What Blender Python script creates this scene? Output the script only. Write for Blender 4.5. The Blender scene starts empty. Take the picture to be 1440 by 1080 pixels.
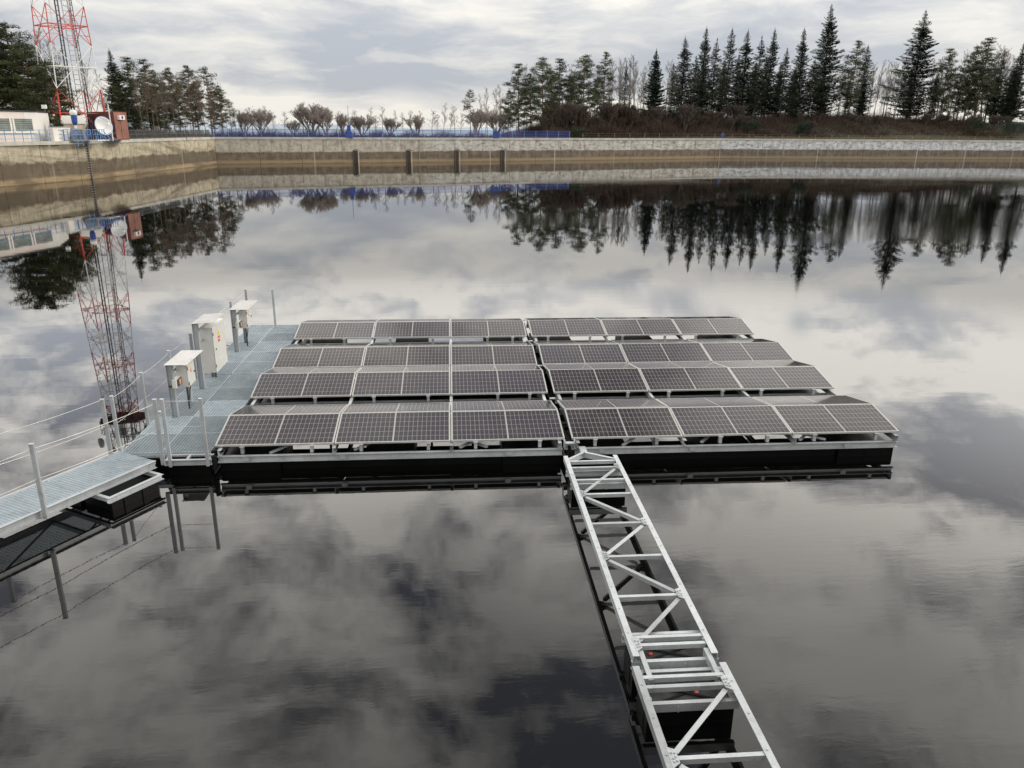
import bpy, bmesh, math, random
from mathutils import Vector, Matrix, Quaternion
random.seed(7)
S = bpy.context.scene
COL = S.collection
V = Vector

# ------------------------------------------------------------------ camera frame
F_PX, PITCH, YAW, ROLL = 1092.16, 0.3179, -0.079, 0.0086
CAM = V((4.256, -13.158, 5.909))
def ray(u, v):
    a = (u-720)/F_PX; b = (540-v)/F_PX
    cr, sr = math.cos(ROLL), math.sin(ROLL)
    x = a*cr-b*sr; up = a*sr+b*cr
    cp, sp = math.cos(PITCH), math.sin(PITCH)
    y = cp+up*sp; z = -sp+up*cp
    c, s = math.cos(YAW), math.sin(YAW)
    return V((c*x-s*y, s*x+c*y, z))
def spot(u, v, D):
    """surveyed point: bearing u / elevation v of the picture at ground distance D metres"""
    d = ray(u, v); return CAM + d*(D/math.hypot(d.x, d.y))
cam = bpy.data.cameras.new('camera'); co = bpy.data.objects.new('camera', cam); COL.objects.link(co)
fw = ray(720, 540).normalized(); rt = (ray(820, 540)-ray(620, 540)).normalized(); up = rt.cross(fw)
m = Matrix((rt, up, -fw)).transposed().to_4x4(); m.translation = CAM
co.matrix_world = m
cam.sensor_width = 36; cam.lens = 36*F_PX/1440; cam.clip_end = 30000; cam.clip_start = 0.05
S.camera = co

# ------------------------------------------------------------------ node helper
class NT:
    def __init__(s, tree): s.t = tree; s.n = tree.nodes; s.l = tree.links
    def new(s, typ, **kw):
        n = s.n.new(typ)
        for k, v in kw.items():
            if k in ('ins',):
                for kk, vv in v.items(): s.put(n.inputs[kk], vv)
            else: setattr(n, k, v)
        return n
    def put(s, sock, v):
        if isinstance(v, bpy.types.NodeSocket): s.l.new(v, sock)
        elif isinstance(v, (int, float)) and sock.type in ('RGBA', 'VECTOR'):
            sock.default_value = [v]*len(sock.default_value)
        elif isinstance(v, tuple) and sock.type == 'RGBA' and len(v) == 3: sock.default_value = (*v, 1)
        else: sock.default_value = v
    def math(s, op, a, b=0.0, c=0.0, clamp=False):
        n = s.n.new('ShaderNodeMath'); n.operation = op; n.use_clamp = clamp
        s.put(n.inputs[0], a); s.put(n.inputs[1], b); s.put(n.inputs[2], c); return n.outputs[0]
    def vmath(s, op, a, b=None):
        n = s.n.new('ShaderNodeVectorMath'); n.operation = op
        s.put(n.inputs[0], a)
        if b is not None: s.put(n.inputs[1], b)
        return n.outputs['Value'] if op in ('DOT_PRODUCT', 'LENGTH') else n.outputs[0]
    def noise(s, vec, scale=1, detail=4, rough=.55, dist=0, out='Fac'):
        n = s.n.new('ShaderNodeTexNoise'); s.put(n.inputs['Vector'], vec)
        n.inputs['Scale'].default_value = scale; n.inputs['Detail'].default_value = detail
        n.inputs['Roughness'].default_value = rough; n.inputs['Distortion'].default_value = dist
        return n.outputs[out]
    def mix(s, f, a, b, mode='MIX'):
        n = s.n.new('ShaderNodeMix'); n.data_type = 'RGBA'; n.blend_type = mode; n.clamp_factor = True
        s.put(n.inputs[0], f); s.put(n.inputs[6], a); s.put(n.inputs[7], b); return n.outputs[2]
    def smooth(s, v, lo, hi, a=0.0, b=1.0):
        n = s.n.new('ShaderNodeMapRange'); n.interpolation_type = 'SMOOTHSTEP'
        s.put(n.inputs[0], v); n.inputs[1].default_value = lo; n.inputs[2].default_value = hi
        n.inputs[3].default_value = a; n.inputs[4].default_value = b; return n.outputs[0]
    def sep(s, v):
        n = s.n.new('ShaderNodeSeparateXYZ'); s.put(n.inputs[0], v); return n.outputs
    def comb(s, x, y, z=0.0):
        n = s.n.new('ShaderNodeCombineXYZ'); s.put(n.inputs[0], x); s.put(n.inputs[1], y); s.put(n.inputs[2], z); return n.outputs[0]
    def ramp(s, f, stops):
        n = s.n.new('ShaderNodeValToRGB'); s.put(n.inputs[0], f); e = n.color_ramp.elements
        while len(e) < len(stops): e.new(.5)
        for i, (p, c) in enumerate(stops): e[i].position = p; e[i].color = (*c, 1)
        return n.outputs[0]

def material(name):
    mt = bpy.data.materials.new(name); mt.use_nodes = True
    t = NT(mt.node_tree); b = t.n['Principled BSDF']
    return mt, t, b
def simple(name, col, rough=.6, metal=0, var=.25, scale=3, spec=.5, bump=0, emit=None):
    mt, t, b = material(name)
    tc = t.new('ShaderNodeTexCoord').outputs['Object']
    f = t.noise(tc, scale, 6, .6)
    dark = tuple(c*(1-var) for c in col); lite = tuple(min(1, c*(1+var)) for c in col)
    t.put(b.inputs['Base Color'], t.ramp(f, [(.3, dark), (.7, lite)]))
    b.inputs['Roughness'].default_value = rough; b.inputs['Metallic'].default_value = metal
    b.inputs['Specular IOR Level'].default_value = spec
    if bump:
        n = t.new('ShaderNodeBump'); n.inputs['Distance'].default_value = bump
        t.put(n.inputs['Height'], t.noise(tc, scale*4, 6, .6)); t.put(b.inputs['Normal'], n.outputs[0])
    if emit:
        b.inputs['Emission Color'].default_value = (*emit[0], 1); b.inputs['Emission Strength'].default_value = emit[1]
    return mt

M = {}
# galvanised steel with spangle
def galv(name, c, metal=.35, rough=.42):
    mt, t, b = material(name)
    tc = t.new('ShaderNodeTexCoord').outputs['Object']
    vo = t.new('ShaderNodeTexVoronoi'); t.put(vo.inputs['Vector'], tc); vo.inputs['Scale'].default_value = 55
    sp = t.sep(vo.outputs['Color'])[0]
    big = t.noise(tc, 2.2, 5, .65)
    drip = t.noise(t.vmath('MULTIPLY', tc, (9, 9, 2)), 1, 4, .6)
    f = t.math('ADD', t.math('ADD', .07, t.math('MULTIPLY', sp, .08)), t.math('ADD', t.math('MULTIPLY', big, .55), t.math('MULTIPLY', drip, .3)))
    t.put(b.inputs['Base Color'], t.ramp(f, [(.32, tuple(x*.72 for x in c)), (.5, c), (.72, tuple(min(1, x*1.25) for x in c))]))
    oi = t.new('ShaderNodeObjectInfo').outputs['Random']
    hs = t.new('ShaderNodeHueSaturation'); src = b.inputs['Base Color'].links[0].from_socket
    stain = t.noise(t.vmath('MULTIPLY', tc, (1, 1, .6)), 7, 6, .7)
    t.put(hs.inputs['Color'], t.mix(t.smooth(stain, .56, .72, 0, .45), src, tuple(x*.45 for x in c))); t.put(hs.inputs['Value'], t.math('ADD', .80, t.math('MULTIPLY', oi, .38)))
    t.put(b.inputs['Base Color'], hs.outputs[0])
    b.inputs['Metallic'].default_value = metal
    t.put(b.inputs['Roughness'], t.math('ADD', rough-.08, t.math('MULTIPLY', big, .2)))
    return mt
M['steel'] = galv('galvanised_steel', (.38, .403, .42))
M['grate'] = galv('galvanised_grating', (.39, .45, .495), .2, .5)
M['alu'] = simple('aluminium_frame', (.50, .50, .485), .38, .3, .12, 4)
M['back'] = simple('panel_backsheet', (.05, .05, .055), .5, 0, .2)
M['black'] = simple('black_plastic', (.0035, .0035, .004), .38, 0, .4, 3, .12, .002)
M['lid'] = simple('grey_plastic_lid', (.035, .036, .038), .6, 0, .6, 9, .3, .004)
M['strap'] = simple('black_strap', (.004, .004, .0045), .6, 0, .25, 3, .15)
M['rubber'] = simple('rubber', (.006, .006, .0065), .7, 0, .25, 3, .2)
M['redcap'] = simple('red_plastic', (.55, .07, .05), .5)
M['cabw'] = simple('painted_cabinet', (.58, .58, .55), .45, 0, .05, 2)
M['roofsteel'] = galv('weathered_sheet', (.42, .415, .41), .12, .55)
M['yellow'] = simple('yellow_sticker', (.8, .62, .04), .5, 0, .05)
M['redst'] = simple('red_sticker', (.65, .06, .05), .5, 0, .05)
M['dark'] = simple('dark_glass', (.03, .025, .025), .15)
M['amber'] = simple('amber_display', (.7, .35, .15), .4, 0, .1, 5)
M['cable'] = simple('steel_rope', (.5, .5, .49), .5, .4)
M['bcable'] = simple('black_cable', (.02, .02, .02), .6)

# solar cells: UV.x 0..2.08 m along the module, UV.y 0..1.04 m
def cells():
    mt, t, b = material('solar_cells')
    uv = t.new('ShaderNodeUVMap').outputs[0]; s = t.sep(uv); x, y = s[0], s[1]
    def line(c, period, off, half):
        d = t.math('PINGPONG', t.math('SUBTRACT', c, off), period/2)
        return t.math('LESS_THAN', d, half)
    # each half: 12 columns of 84 mm; 6 rows of 167 mm
    xl = t.math('ABSOLUTE', t.math('SUBTRACT', x, 1.04))
    l1 = line(xl, .0835, .012, .0024); l2 = line(y, .1675, .0175, .0028)
    mid = t.math('LESS_THAN', xl, .009)
    e1 = t.math('GREATER_THAN', xl, 1.04-.026); e2 = t.math('GREATER_THAN', t.math('ABSOLUTE', t.math('SUBTRACT', y, .52)), .52-.018)
    w = t.math('MAXIMUM', t.math('MAXIMUM', l1, l2), t.math('MAXIMUM', mid, t.math('MAXIMUM', e1, e2)))
    bus = line(y, .01675, .004, .0007)
    oi = t.new('ShaderNodeObjectInfo').outputs['Random']
    cellid = t.comb(t.math('FLOOR', t.math('DIVIDE', x, .0835)), t.math('FLOOR', t.math('DIVIDE', y, .1675)), t.math('MULTIPLY', oi, 40))
    wn = t.new('ShaderNodeTexWhiteNoise'); t.put(wn.inputs['Vector'], cellid)
    col = t.mix(wn.outputs['Value'], (.012, .010, .015), (.023, .017, .019))
    col = t.mix(oi, col, (.020, .018, .029))
    col = t.mix(t.math('MULTIPLY', bus, .35), col, (.3, .3, .3))
    dust = t.noise(t.comb(x, y, t.math('MULTIPLY', oi, 30)), 1.3, 6, .65)
    col = t.mix(t.smooth(dust, .45, .8, .0, .08), col, (.28, .23, .19))
    drop = t.noise(t.comb(x, y, t.math('MULTIPLY', oi, 90)), 9, 2, .5)
    col = t.mix(t.math('MULTIPLY', t.math('GREATER_THAN', drop, .80), .7), col, (.5, .5, .46))
    col = t.mix(w, col, (.31, .30, .29))
    t.put(b.inputs['Base Color'], col)
    t.put(b.inputs['Roughness'], t.math('ADD', .05, t.math('MULTIPLY', oi, .12))); b.inputs['IOR'].default_value = 1.33
    bp = t.new('ShaderNodeBump'); bp.inputs['Distance'].default_value = .0015
    t.put(bp.inputs['Height'], t.noise(t.comb(x, y, oi), 1.6, 2)); t.put(b.inputs['Normal'], bp.outputs[0])
    return mt
M['cells'] = cells()

# reservoir wall: UV.x metres along, UV.y height above water
def wallmat(name, white, brown, tan, hi, jit=.35, flake=.5, seed=0.0, joint=3.6, dirty=0.0):
    mt, t, b = material(name)
    uv = t.new('ShaderNodeUVMap').outputs[0]; s = t.sep(uv); x, z = s[0], s[1]
    P = t.comb(t.math('ADD', x, seed), z, seed)
    fine = t.noise(t.vmath('MULTIPLY', P, (1, .7, 1)), 1.0, 7, .6)
    mid = t.noise(t.vmath('MULTIPLY', P, (.35, .6, 1)), 1, 6, .6)
    streak = t.noise(t.vmath('MULTIPLY', P, (1.5, .14, 1)), 1, 7, .72)
    edge = t.math('ADD', z, t.math('ADD', t.math('MULTIPLY', t.math('SUBTRACT', mid, .5), jit*4), t.math('MULTIPLY', t.math('SUBTRACT', streak, .5), jit*3)))
    up_ = t.smooth(edge, hi-.12, hi+.14)
    wcol = t.mix(t.smooth(fine, .3, .7), tuple(c*.72 for c in white), tuple(min(1, c*1.12) for c in white))
    wcol = t.mix(t.smooth(streak, .48, .68, 0, .7), wcol, tuple(c*.42 for c in white))
    fl = t.noise(t.vmath('MULTIPLY', P, (.9, 2.2, 1)), 1, 8, .72, .6)
    wcol = t.mix(t.math('MULTIPLY', t.smooth(fl, .53, .57), flake), wcol, tuple(c*.9 for c in brown))
    bcol = t.mix(t.smooth(fine, .3, .7), tuple(c*.7 for c in brown), tuple(c*1.35 for c in brown))
    bcol = t.mix(t.smooth(streak, .52, .7, 0, .6), bcol, tuple(c*.5 for c in white))
    hor = t.noise(t.vmath('MULTIPLY', P, (.12, 3.0, 1)), 1, 4, .6)
    bcol = t.mix(t.smooth(hor, .5, .7, 0, .5), bcol, tuple(c*.55 for c in brown))
    # tan tide mark just above the water
    tz = t.math('ADD', z, t.math('MULTIPLY', t.math('SUBTRACT', mid, .5), .25))
    tn = t.math('MULTIPLY', t.smooth(tz, .62, .45), .85)
    n = t.new('ShaderNodeMapRange'); n.interpolation_type = 'SMOOTHSTEP'; t.put(n.inputs[0], tz)
    n.inputs[1].default_value = .75; n.inputs[2].default_value = .4; n.inputs[3].default_value = 0; n.inputs[4].default_value = .85
    bcol = t.mix(n.outputs[0], bcol, tan)
    n2 = t.new('ShaderNodeMapRange'); t.put(n2.inputs[0], tz)
    n2.inputs[1].default_value = .14; n2.inputs[2].default_value = .02; n2.inputs[3].default_value = 0; n2.inputs[4].default_value = .6
    bcol = t.mix(n2.outputs[0], bcol, tuple(c*.6 for c in brown))
    col = t.mix(up_, bcol, wcol)
    if dirty:
        dm = t.noise(t.vmath('MULTIPLY', P, (.06, .35, 1)), 1, 5, .6, 1.0)
        col = t.mix(t.smooth(dm, .46, .6, 0, dirty), col, tuple(c*.8 for c in brown))
    # joints and cracks
    jd = t.math('PINGPONG', t.math('ADD', x, t.math('MULTIPLY', t.math('SUBTRACT', t.noise(t.comb(0.0, z, seed), .8, 3), .5), .25)), joint)
    jm = t.math('MULTIPLY', t.math('LESS_THAN', jd, .045), t.smooth(t.noise(t.comb(t.math('MULTIPLY', x, .2), z, seed), 1, 4), .35, .6, .15, .85))
    j2 = t.math('PINGPONG', t.math('ADD', x, 1.3), joint*2.5)
    lightj = t.math('MULTIPLY', t.math('LESS_THAN', j2, .13), t.smooth(t.noise(t.comb(t.math('MULTIPLY', x, .05), seed, 0.0), 1, 2), .4, .6, .05, .45))
    col = t.mix(lightj, col, tuple(min(1, c*.95) for c in white))
    col = t.mix(jm, col, tuple(c*.35 for c in brown))
    hc = t.math('ABSOLUTE', t.math('SUBTRACT', t.noise(t.vmath('MULTIPLY', P, (.22, .8, 1)), 1, 5, .6, .8), .5))
    col = t.mix(t.math('MULTIPLY', t.math('LESS_THAN', hc, .004), .35), col, tuple(c*.3 for c in brown))
    t.put(b.inputs['Base Color'], col); b.inputs['Roughness'].default_value = .85
    bp = t.new('ShaderNodeBump'); bp.inputs['Distance'].default_value = .04
    t.put(bp.inputs['Height'], fine); t.put(b.inputs['Normal'], bp.outputs[0])
    return mt
M['wall_left'] = wallmat('stained_concrete_sunlit', (.47, .415, .30), (.118, .09, .058), (.34, .25, .14), 2.1, .3, .3, 11, 2.7, .7)  # warm base tone holds the sunlight on this wall, with stains on top
M['wall_mid'] = wallmat('stained_concrete_pale', (.50, .46, .385), (.15, .118, .08), (.32, .235, .14), 1.85, .14, .35, 31, 3.4)
M['wall_right'] = wallmat('stained_concrete_shaded', (.60, .61, .62), (.14, .115, .085), (.27, .205, .13), 2.0, .12, .6, 57, 2.4)  # base colour tinted bluish for the shade on the right-hand wall
M['wall_mid2'] = wallmat('flaked_white_concrete', (.54, .52, .47), (.145, .115, .082), (.30, .22, .13), 1.95, .13, .65, 77, 2.8)
M['coping'] = simple('concrete_coping', (.44, .42, .37), .85, 0, .25, .7)
M['path'] = simple('concrete_path', (.38, .35, .31), .9, 0, .3, .3)
M['whitewall'] = simple('white_render', (.68, .66, .62), .8, 0, .08, .6)
M['pinkwall'] = simple('pale_pink_render', (.68, .60, .55), .8, 0, .08, .6)
M['greywall'] = simple('grey_render', (.36, .37, .38), .8, 0, .1, .6)
M['beige'] = simple('beige_render', (.52, .44, .34), .8, 0, .12, .6)
M['conc'] = simple('grey_concrete', (.2, .185, .16), .9, 0, .3, .8)
M['window'] = simple('window_glass', (.16, .19, .17), .12, 0, .4, 1.2)
M['roofdark'] = simple('roof_felt', (.03, .03, .03), .8)
M['brownred'] = simple('brown_red_sheet', (.13, .042, .032), .6, 0, .25, .8)
M['brownlite'] = simple('lighter_brown_red_sheet', (.24, .10, .068), .6, 0, .25, .8)  # lighter than the sides, for the container front and door
M['blue'] = simple('blue_paint', (.022, .058, .26), .5, 0, .25, 1)
M['lblue'] = simple('faded_blue_paint', (.14, .25, .45), .5, 0, .25, 1)
M['greyrail'] = simple('grey_rail_paint', (.13, .14, .14), .6)
M['red'] = simple('tower_red', (.55, .07, .045), .5, 0, .2, .5)
M['white'] = simple('tower_white', (.72, .72, .71), .5, 0, .12, .5)
M['ladder'] = simple('dark_steel', (.09, .09, .10), .5, .3)
M['dark_brown'] = simple('matt_dark_brown', (.05, .035, .025), .8)
M['wood'] = simple('old_post', (.16, .14, .12), .9)
M['bark'] = simple('bark_brown', (.13, .10, .08), .95, 0, .4, 2)
M['pinebark'] = simple('bark_pine', (.17, .105, .07), .95, 0, .4, 2)
M['greybark'] = simple('bark_grey', (.20, .175, .16), .95, 0, .35, 2)
M['palebark'] = simple('bark_pale_brown', (.26, .225, .205), .95, 0, .35, 2)
M['scrubbark'] = simple('bark_scrub', (.085, .068, .055), .95, 0, .35, 2)
M['redbark'] = simple('bark_reddish', (.070, .050, .040), .95, 0, .35, 2)
M['birch'] = simple('bark_pale', (.20, .18, .16), .9, 0, .4, 3)
def leafmat(name, a, c, b_, trans=.12):
    mt, t, b = material(name)
    oi = t.new('ShaderNodeObjectInfo').outputs['Random']
    g = t.new('ShaderNodeNewGeometry').outputs['Random Per Island']
    tc = t.new('ShaderNodeTexCoord').outputs['Object']
    f = t.noise(tc, .35, 3)
    col = t.mix(g, a, c); col = t.mix(t.smooth(f, .35, .7, 0, .7), col, b_)
    hs = t.new('ShaderNodeHueSaturation'); t.put(hs.inputs['Color'], col)
    t.put(hs.inputs['Value'], t.math('ADD', .75, t.math('MULTIPLY', oi, .5)))
    hs.inputs['Saturation'].default_value = 1.0
    t.put(b.inputs['Base Color'], hs.outputs[0]); b.inputs['Roughness'].default_value = .7
    b.inputs['Specular IOR Level'].default_value = .2
    return mt
M['spruce'] = leafmat('spruce_needles', (.013, .028, .018), (.032, .050, .029), (.042, .054, .027))
M['spruce_dark'] = leafmat('dense_spruce_needles', (.012, .030, .020), (.026, .052, .032), (.022, .046, .030))
M['pine'] = leafmat('pine_needles', (.028, .044, .020), (.058, .074, .029), (.08, .088, .034))
M['brownleaf'] = leafmat('dry_leaves', (.12, .075, .045), (.20, .115, .06), (.10, .08, .055))
M['scrub'] = leafmat('bare_scrub', (.046, .030, .024), (.085, .054, .040), (.050, .043, .028))
M['bush'] = leafmat('green_bush', (.05, .07, .02), (.09, .115, .035), (.07, .09, .03))

# ------------------------------------------------------------------ mesh helper
class MB:
    def __init__(s): s.v = []; s.f = []; s.uv = {}
    def face(s, pts, uv=None):
        i = len(s.v); s.v += [tuple(p) for p in pts]; s.f.append(tuple(range(i, i+len(pts))))
        if uv: s.uv[len(s.f)-1] = uv
    def box(s, lo, hi):
        s.hexa([(lo[0], lo[1], lo[2]), (hi[0], lo[1], lo[2]), (hi[0], hi[1], lo[2]), (lo[0], hi[1], lo[2]),
                (lo[0], lo[1], hi[2]), (hi[0], lo[1], hi[2]), (hi[0], hi[1], hi[2]), (lo[0], hi[1], hi[2])]); return s
    def hexa(s, p):
        i = len(s.v); s.v += [tuple(q) for q in p]
        for f in ((0, 3, 2, 1), (4, 5, 6, 7), (0, 1, 5, 4), (1, 2, 6, 5), (2, 3, 7, 6), (3, 0, 4, 7)):
            s.f.append(tuple(i+k for k in f))
    def beam(s, a, b, w, h, up=(0, 0, 1)):
        """box beam from a to b, w across, h along up (a,b = centre line)"""
        a = V(a); b = V(b); d = (b-a).normalized(); u = V(up)
        if abs(d.dot(u)) > .99: u = V((0, 1, 0))
        r = d.cross(u).normalized(); u = r.cross(d)
        r *= w/2; u *= h/2
        s.hexa([a-r-u, a+r-u, b+r-u, b-r-u, a-r+u, a+r+u, b+r+u, b-r+u]); return s
    def angle(s, a, b, w, h, side=1, t=.008):
        """L profile: top flange w wide at a..b height, web h down at one side"""
        a = V(a); b = V(b); d = (b-a).normalized(); r = d.cross(V((0, 0, 1))).normalized()*side
        s.beam(a-V((0, 0, t/2)), b-V((0, 0, t/2)), w, t)
        o = r*(w/2-t/2) - V((0, 0, t+h/2)); s.beam(a+o, b+o, t, h); return s
    def channel(s, a, b, w, h, side=1, t=.008):
        """U profile open to one side; a..b = top centre line"""
        a = V(a); b = V(b); d = (b-a).normalized(); r = d.cross(V((0, 0, 1))).normalized()*side
        z = V((0, 0, 1))
        s.beam(a-z*t/2, b-z*t/2, w, t); s.beam(a-z*(h-t/2), b-z*(h-t/2), w, t)
        o = -r*(w/2-t/2)-z*h/2; s.beam(a+o, b+o, t, h-2*t); return s
    def tube(s, a, b, r0, r1=None, n=6, cap=True):
        r1 = r0 if r1 is None else r1
        a = V(a); b = V(b); d = (b-a)
        if d.length < 1e-6: return s
        q = d.to_track_quat('Z', 'Y'); i = len(s.v)
        for c, r in ((a, r0), (b, r1)):
            for k in range(n):
                an = 2*math.pi*k/n; s.v.append(tuple(c+q@V((r*math.cos(an), r*math.sin(an), 0))))
        for k in range(n): s.f.append((i+k, i+(k+1) % n, i+n+(k+1) % n, i+n+k))
        if cap and n > 3: s.f.append(tuple(i+k for k in reversed(range(n)))); s.f.append(tuple(i+n+k for k in range(n)))
        return s
    def lathe(s, c, prof, n=16, axis=(0, 0, 1)):
        q = V(axis).to_track_quat('Z', 'Y'); c = V(c); i = len(s.v)
        for r, z in prof:
            for k in range(n):
                a = 2*math.pi*k/n; s.v.append(tuple(c+q@V((r*math.cos(a), r*math.sin(a), z))))
        for j in range(len(prof)-1):
            for k in range(n):
                s.f.append((i+j*n+k, i+j*n+(k+1) % n, i+(j+1)*n+(k+1) % n, i+(j+1)*n+k))
        return s
    def mesh(s, name, mat):
        me = bpy.data.meshes.new(name); me.from_pydata(s.v, [], s.f); me.materials.append(mat)
        if s.uv:
            l = me.uv_layers.new(name='UVMap')
            for fi, uvs in s.uv.items():
                p = me.polygons[fi]
                for k, li in enumerate(p.loop_indices): l.data[li].uv = uvs[k]
        me.validate(); me.update(); return me
    def build(s, name, mat, parent=None, smooth=False, bevel=0):
        me = s.mesh(name, mat)
        o = bpy.data.objects.new(name, me); COL.objects.link(o)
        if parent: o.parent = parent; o.matrix_parent_inverse = parent.matrix_basis.inverted()
        if smooth: me.shade_smooth()
        if bevel:
            bv = o.modifiers.new('bevel', 'BEVEL'); bv.width = bevel; bv.segments = 2; bv.limit_method = 'ANGLE'
        return o
def tag(o, label=None, cat=None, group=None, kind=None):
    if label: o['label'] = label
    if cat: o['category'] = cat
    if group: o['group'] = group
    if kind: o['kind'] = kind
    return o
def thing(name, label, cat, loc=(0, 0, 0), group=None):
    o = bpy.data.objects.new(name, None); COL.objects.link(o); o.location = loc; o.empty_display_size = .2
    return tag(o, label, cat, group)
def dup(root, loc, label, rz=0, sc=1.0, group=None):
    """copy a prototype thing and each of its parts (parts are modelled in the thing's own space)"""
    r = root.copy(); COL.objects.link(r); r.location = loc; r.rotation_euler = (0, 0, rz)
    r.scale = sc if isinstance(sc, tuple) else (sc, sc, sc); r['label'] = label
    if group: r['group'] = group
    for ch in list(root.children):
        c = ch.copy(); COL.objects.link(c); c.parent = r
    return r
ORD = ['first', 'second', 'third', 'fourth', 'fifth', 'sixth', 'seventh', 'eighth', 'ninth', 'tenth', 'eleventh', 'twelfth',
       'thirteenth', 'fourteenth', 'fifteenth', 'sixteenth', 'seventeenth', 'eighteenth', 'nineteenth', 'twentieth']
for k in range(1, 10): ORD.append('twenty-'+ORD[k-1])
ORD.append('thirtieth')
for k in range(1, 10): ORD.append('thirty-'+ORD[k-1])

# ------------------------------------------------------------------ water
def water():
    mb = MB()
    mb.face([(-120, -13.39, 0), (260, -13.39, 0), (260, 220, 0), (-120, 220, 0)])
    mt, t, b = material('reservoir_water')
    P = t.new('ShaderNodeTexCoord').outputs['Object']
    b.inputs['Base Color'].default_value = (.0015, .0015, .0014, 1)
    b.inputs['Roughness'].default_value = .0; b.inputs['IOR'].default_value = 1.58
    patch = t.smooth(t.noise(t.vmath('MULTIPLY', P, (.035, .07, 0)), 1, 3, .5), .47, .6, .04, 1)
    right = t.smooth(t.sep(P)[0], 4, 16, .22, 1)
    patch = t.math('MULTIPLY', patch, right)
    swell = t.noise(t.vmath('MULTIPLY', P, (.30, 1.5, 0)), 1, 4, .55)
    rip = t.noise(t.vmath('MULTIPLY', P, (2.2, 8.0, 0)), 1, 4, .6, .5)
    h = t.math('ADD', t.math('MULTIPLY', swell, .0009), t.math('MULTIPLY', t.math('MULTIPLY', rip, patch), .0013))
    bp = t.new('ShaderNodeBump'); bp.inputs['Distance'].default_value = 1.0; bp.inputs['Strength'].default_value = 1.0
    t.put(bp.inputs['Height'], h); t.put(b.inputs['Normal'], bp.outputs[0])
    tag(mb.build('water', mt), 'dark still reservoir water mirroring the clouds', 'water', kind='structure')
water()

# ------------------------------------------------------------------ basin walls and ground
TOP = 4.2
BAS = [(-63, -13.4), (-36.54, 81.9), (-33.4, 120.73), (0.1, 132.6), (63.18, 159.97), (136.94, 164.53), (205, 158), (235, -13.4)]
BAS = [V((x, y, 0)) for x, y in BAS]
NB = len(BAS)
def outn(a, b): d = (b-a).normalized(); return V((-d.y, d.x, 0))     # outward for this winding
miter = []
for i in range(NB):
    n0 = outn(BAS[i-1], BAS[i]); n1 = outn(BAS[i], BAS[(i+1) % NB]); mm = (n0+n1).normalized()
    miter.append(mm/max(.5, mm.dot(n1)))
def wall_piece(i, mat, label):
    a, b = BAS[i], BAS[(i+1) % NB]; na, nb = miter[i], miter[(i+1) % NB]; L = (b-a).length
    t = thing('reservoir_wall', label, 'wall', a, 'concrete walls round the reservoir')
    mb = MB()
    a0, b0 = V((a.x, a.y, -3)), V((b.x, b.y, -3)); z = V((0, 0, 1))
    u0 = 0; n = max(1, int(L/8))
    for k in range(n):
        p, q = a.lerp(b, k/n), a.lerp(b, (k+1)/n)
        mb.face([p-z*3, q-z*3, q+z*3.86, p+z*3.86], [(L*k/n, -3), (L*(k+1)/n, -3), (L*(k+1)/n, 3.86), (L*k/n, 3.86)])
    ao, bo = a+na*.6, b+nb*.6
    mb.face([ao-z*3, ao+z*3.86, bo+z*3.86, bo-z*3]); mb.face([a+z*3.86, b+z*3.86, bo+z*3.86, ao+z*3.86])
    mb.build('concrete_face', mat, t)
    c = MB(); i0, i1 = a-na*.10, b-nb*.10; o0, o1 = a+na*1.3, b+nb*1.3
    c.hexa([i0+z*3.862, i1+z*3.862, o1+z*3.862, o0+z*3.862, i0+z*TOP, i1+z*TOP, o1+z*TOP, o0+z*TOP])
    c.build('coping', M['coping'], t)
    return t
wall_piece(0, M['wall_left'], 'sunlit yellow stained concrete wall in front of the white building, left of the wall ladder')
wall_piece(1, M['wall_left'], 'streaked brown concrete wall in front of the tower and container, right of the wall ladder')
wall_piece(2, M['wall_mid'], 'pale far concrete wall below the blue fence, from its left corner past the blue pillar')
wall_piece(3, M['wall_mid2'], 'long far concrete wall with flaked white paint under the pine wood')
wall_piece(4, M['wall_right'], 'bluish shaded far right concrete wall below the tall spruces')
wall_piece(5, M['wall_right'], 'concrete wall continuing beyond the right edge of the view')
wall_piece(6, M['wall_right'], 'concrete side wall of the basin to the right of the camera')
wall_piece(7, M['wall_left'], 'near concrete wall of the basin beneath the camera')

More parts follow.
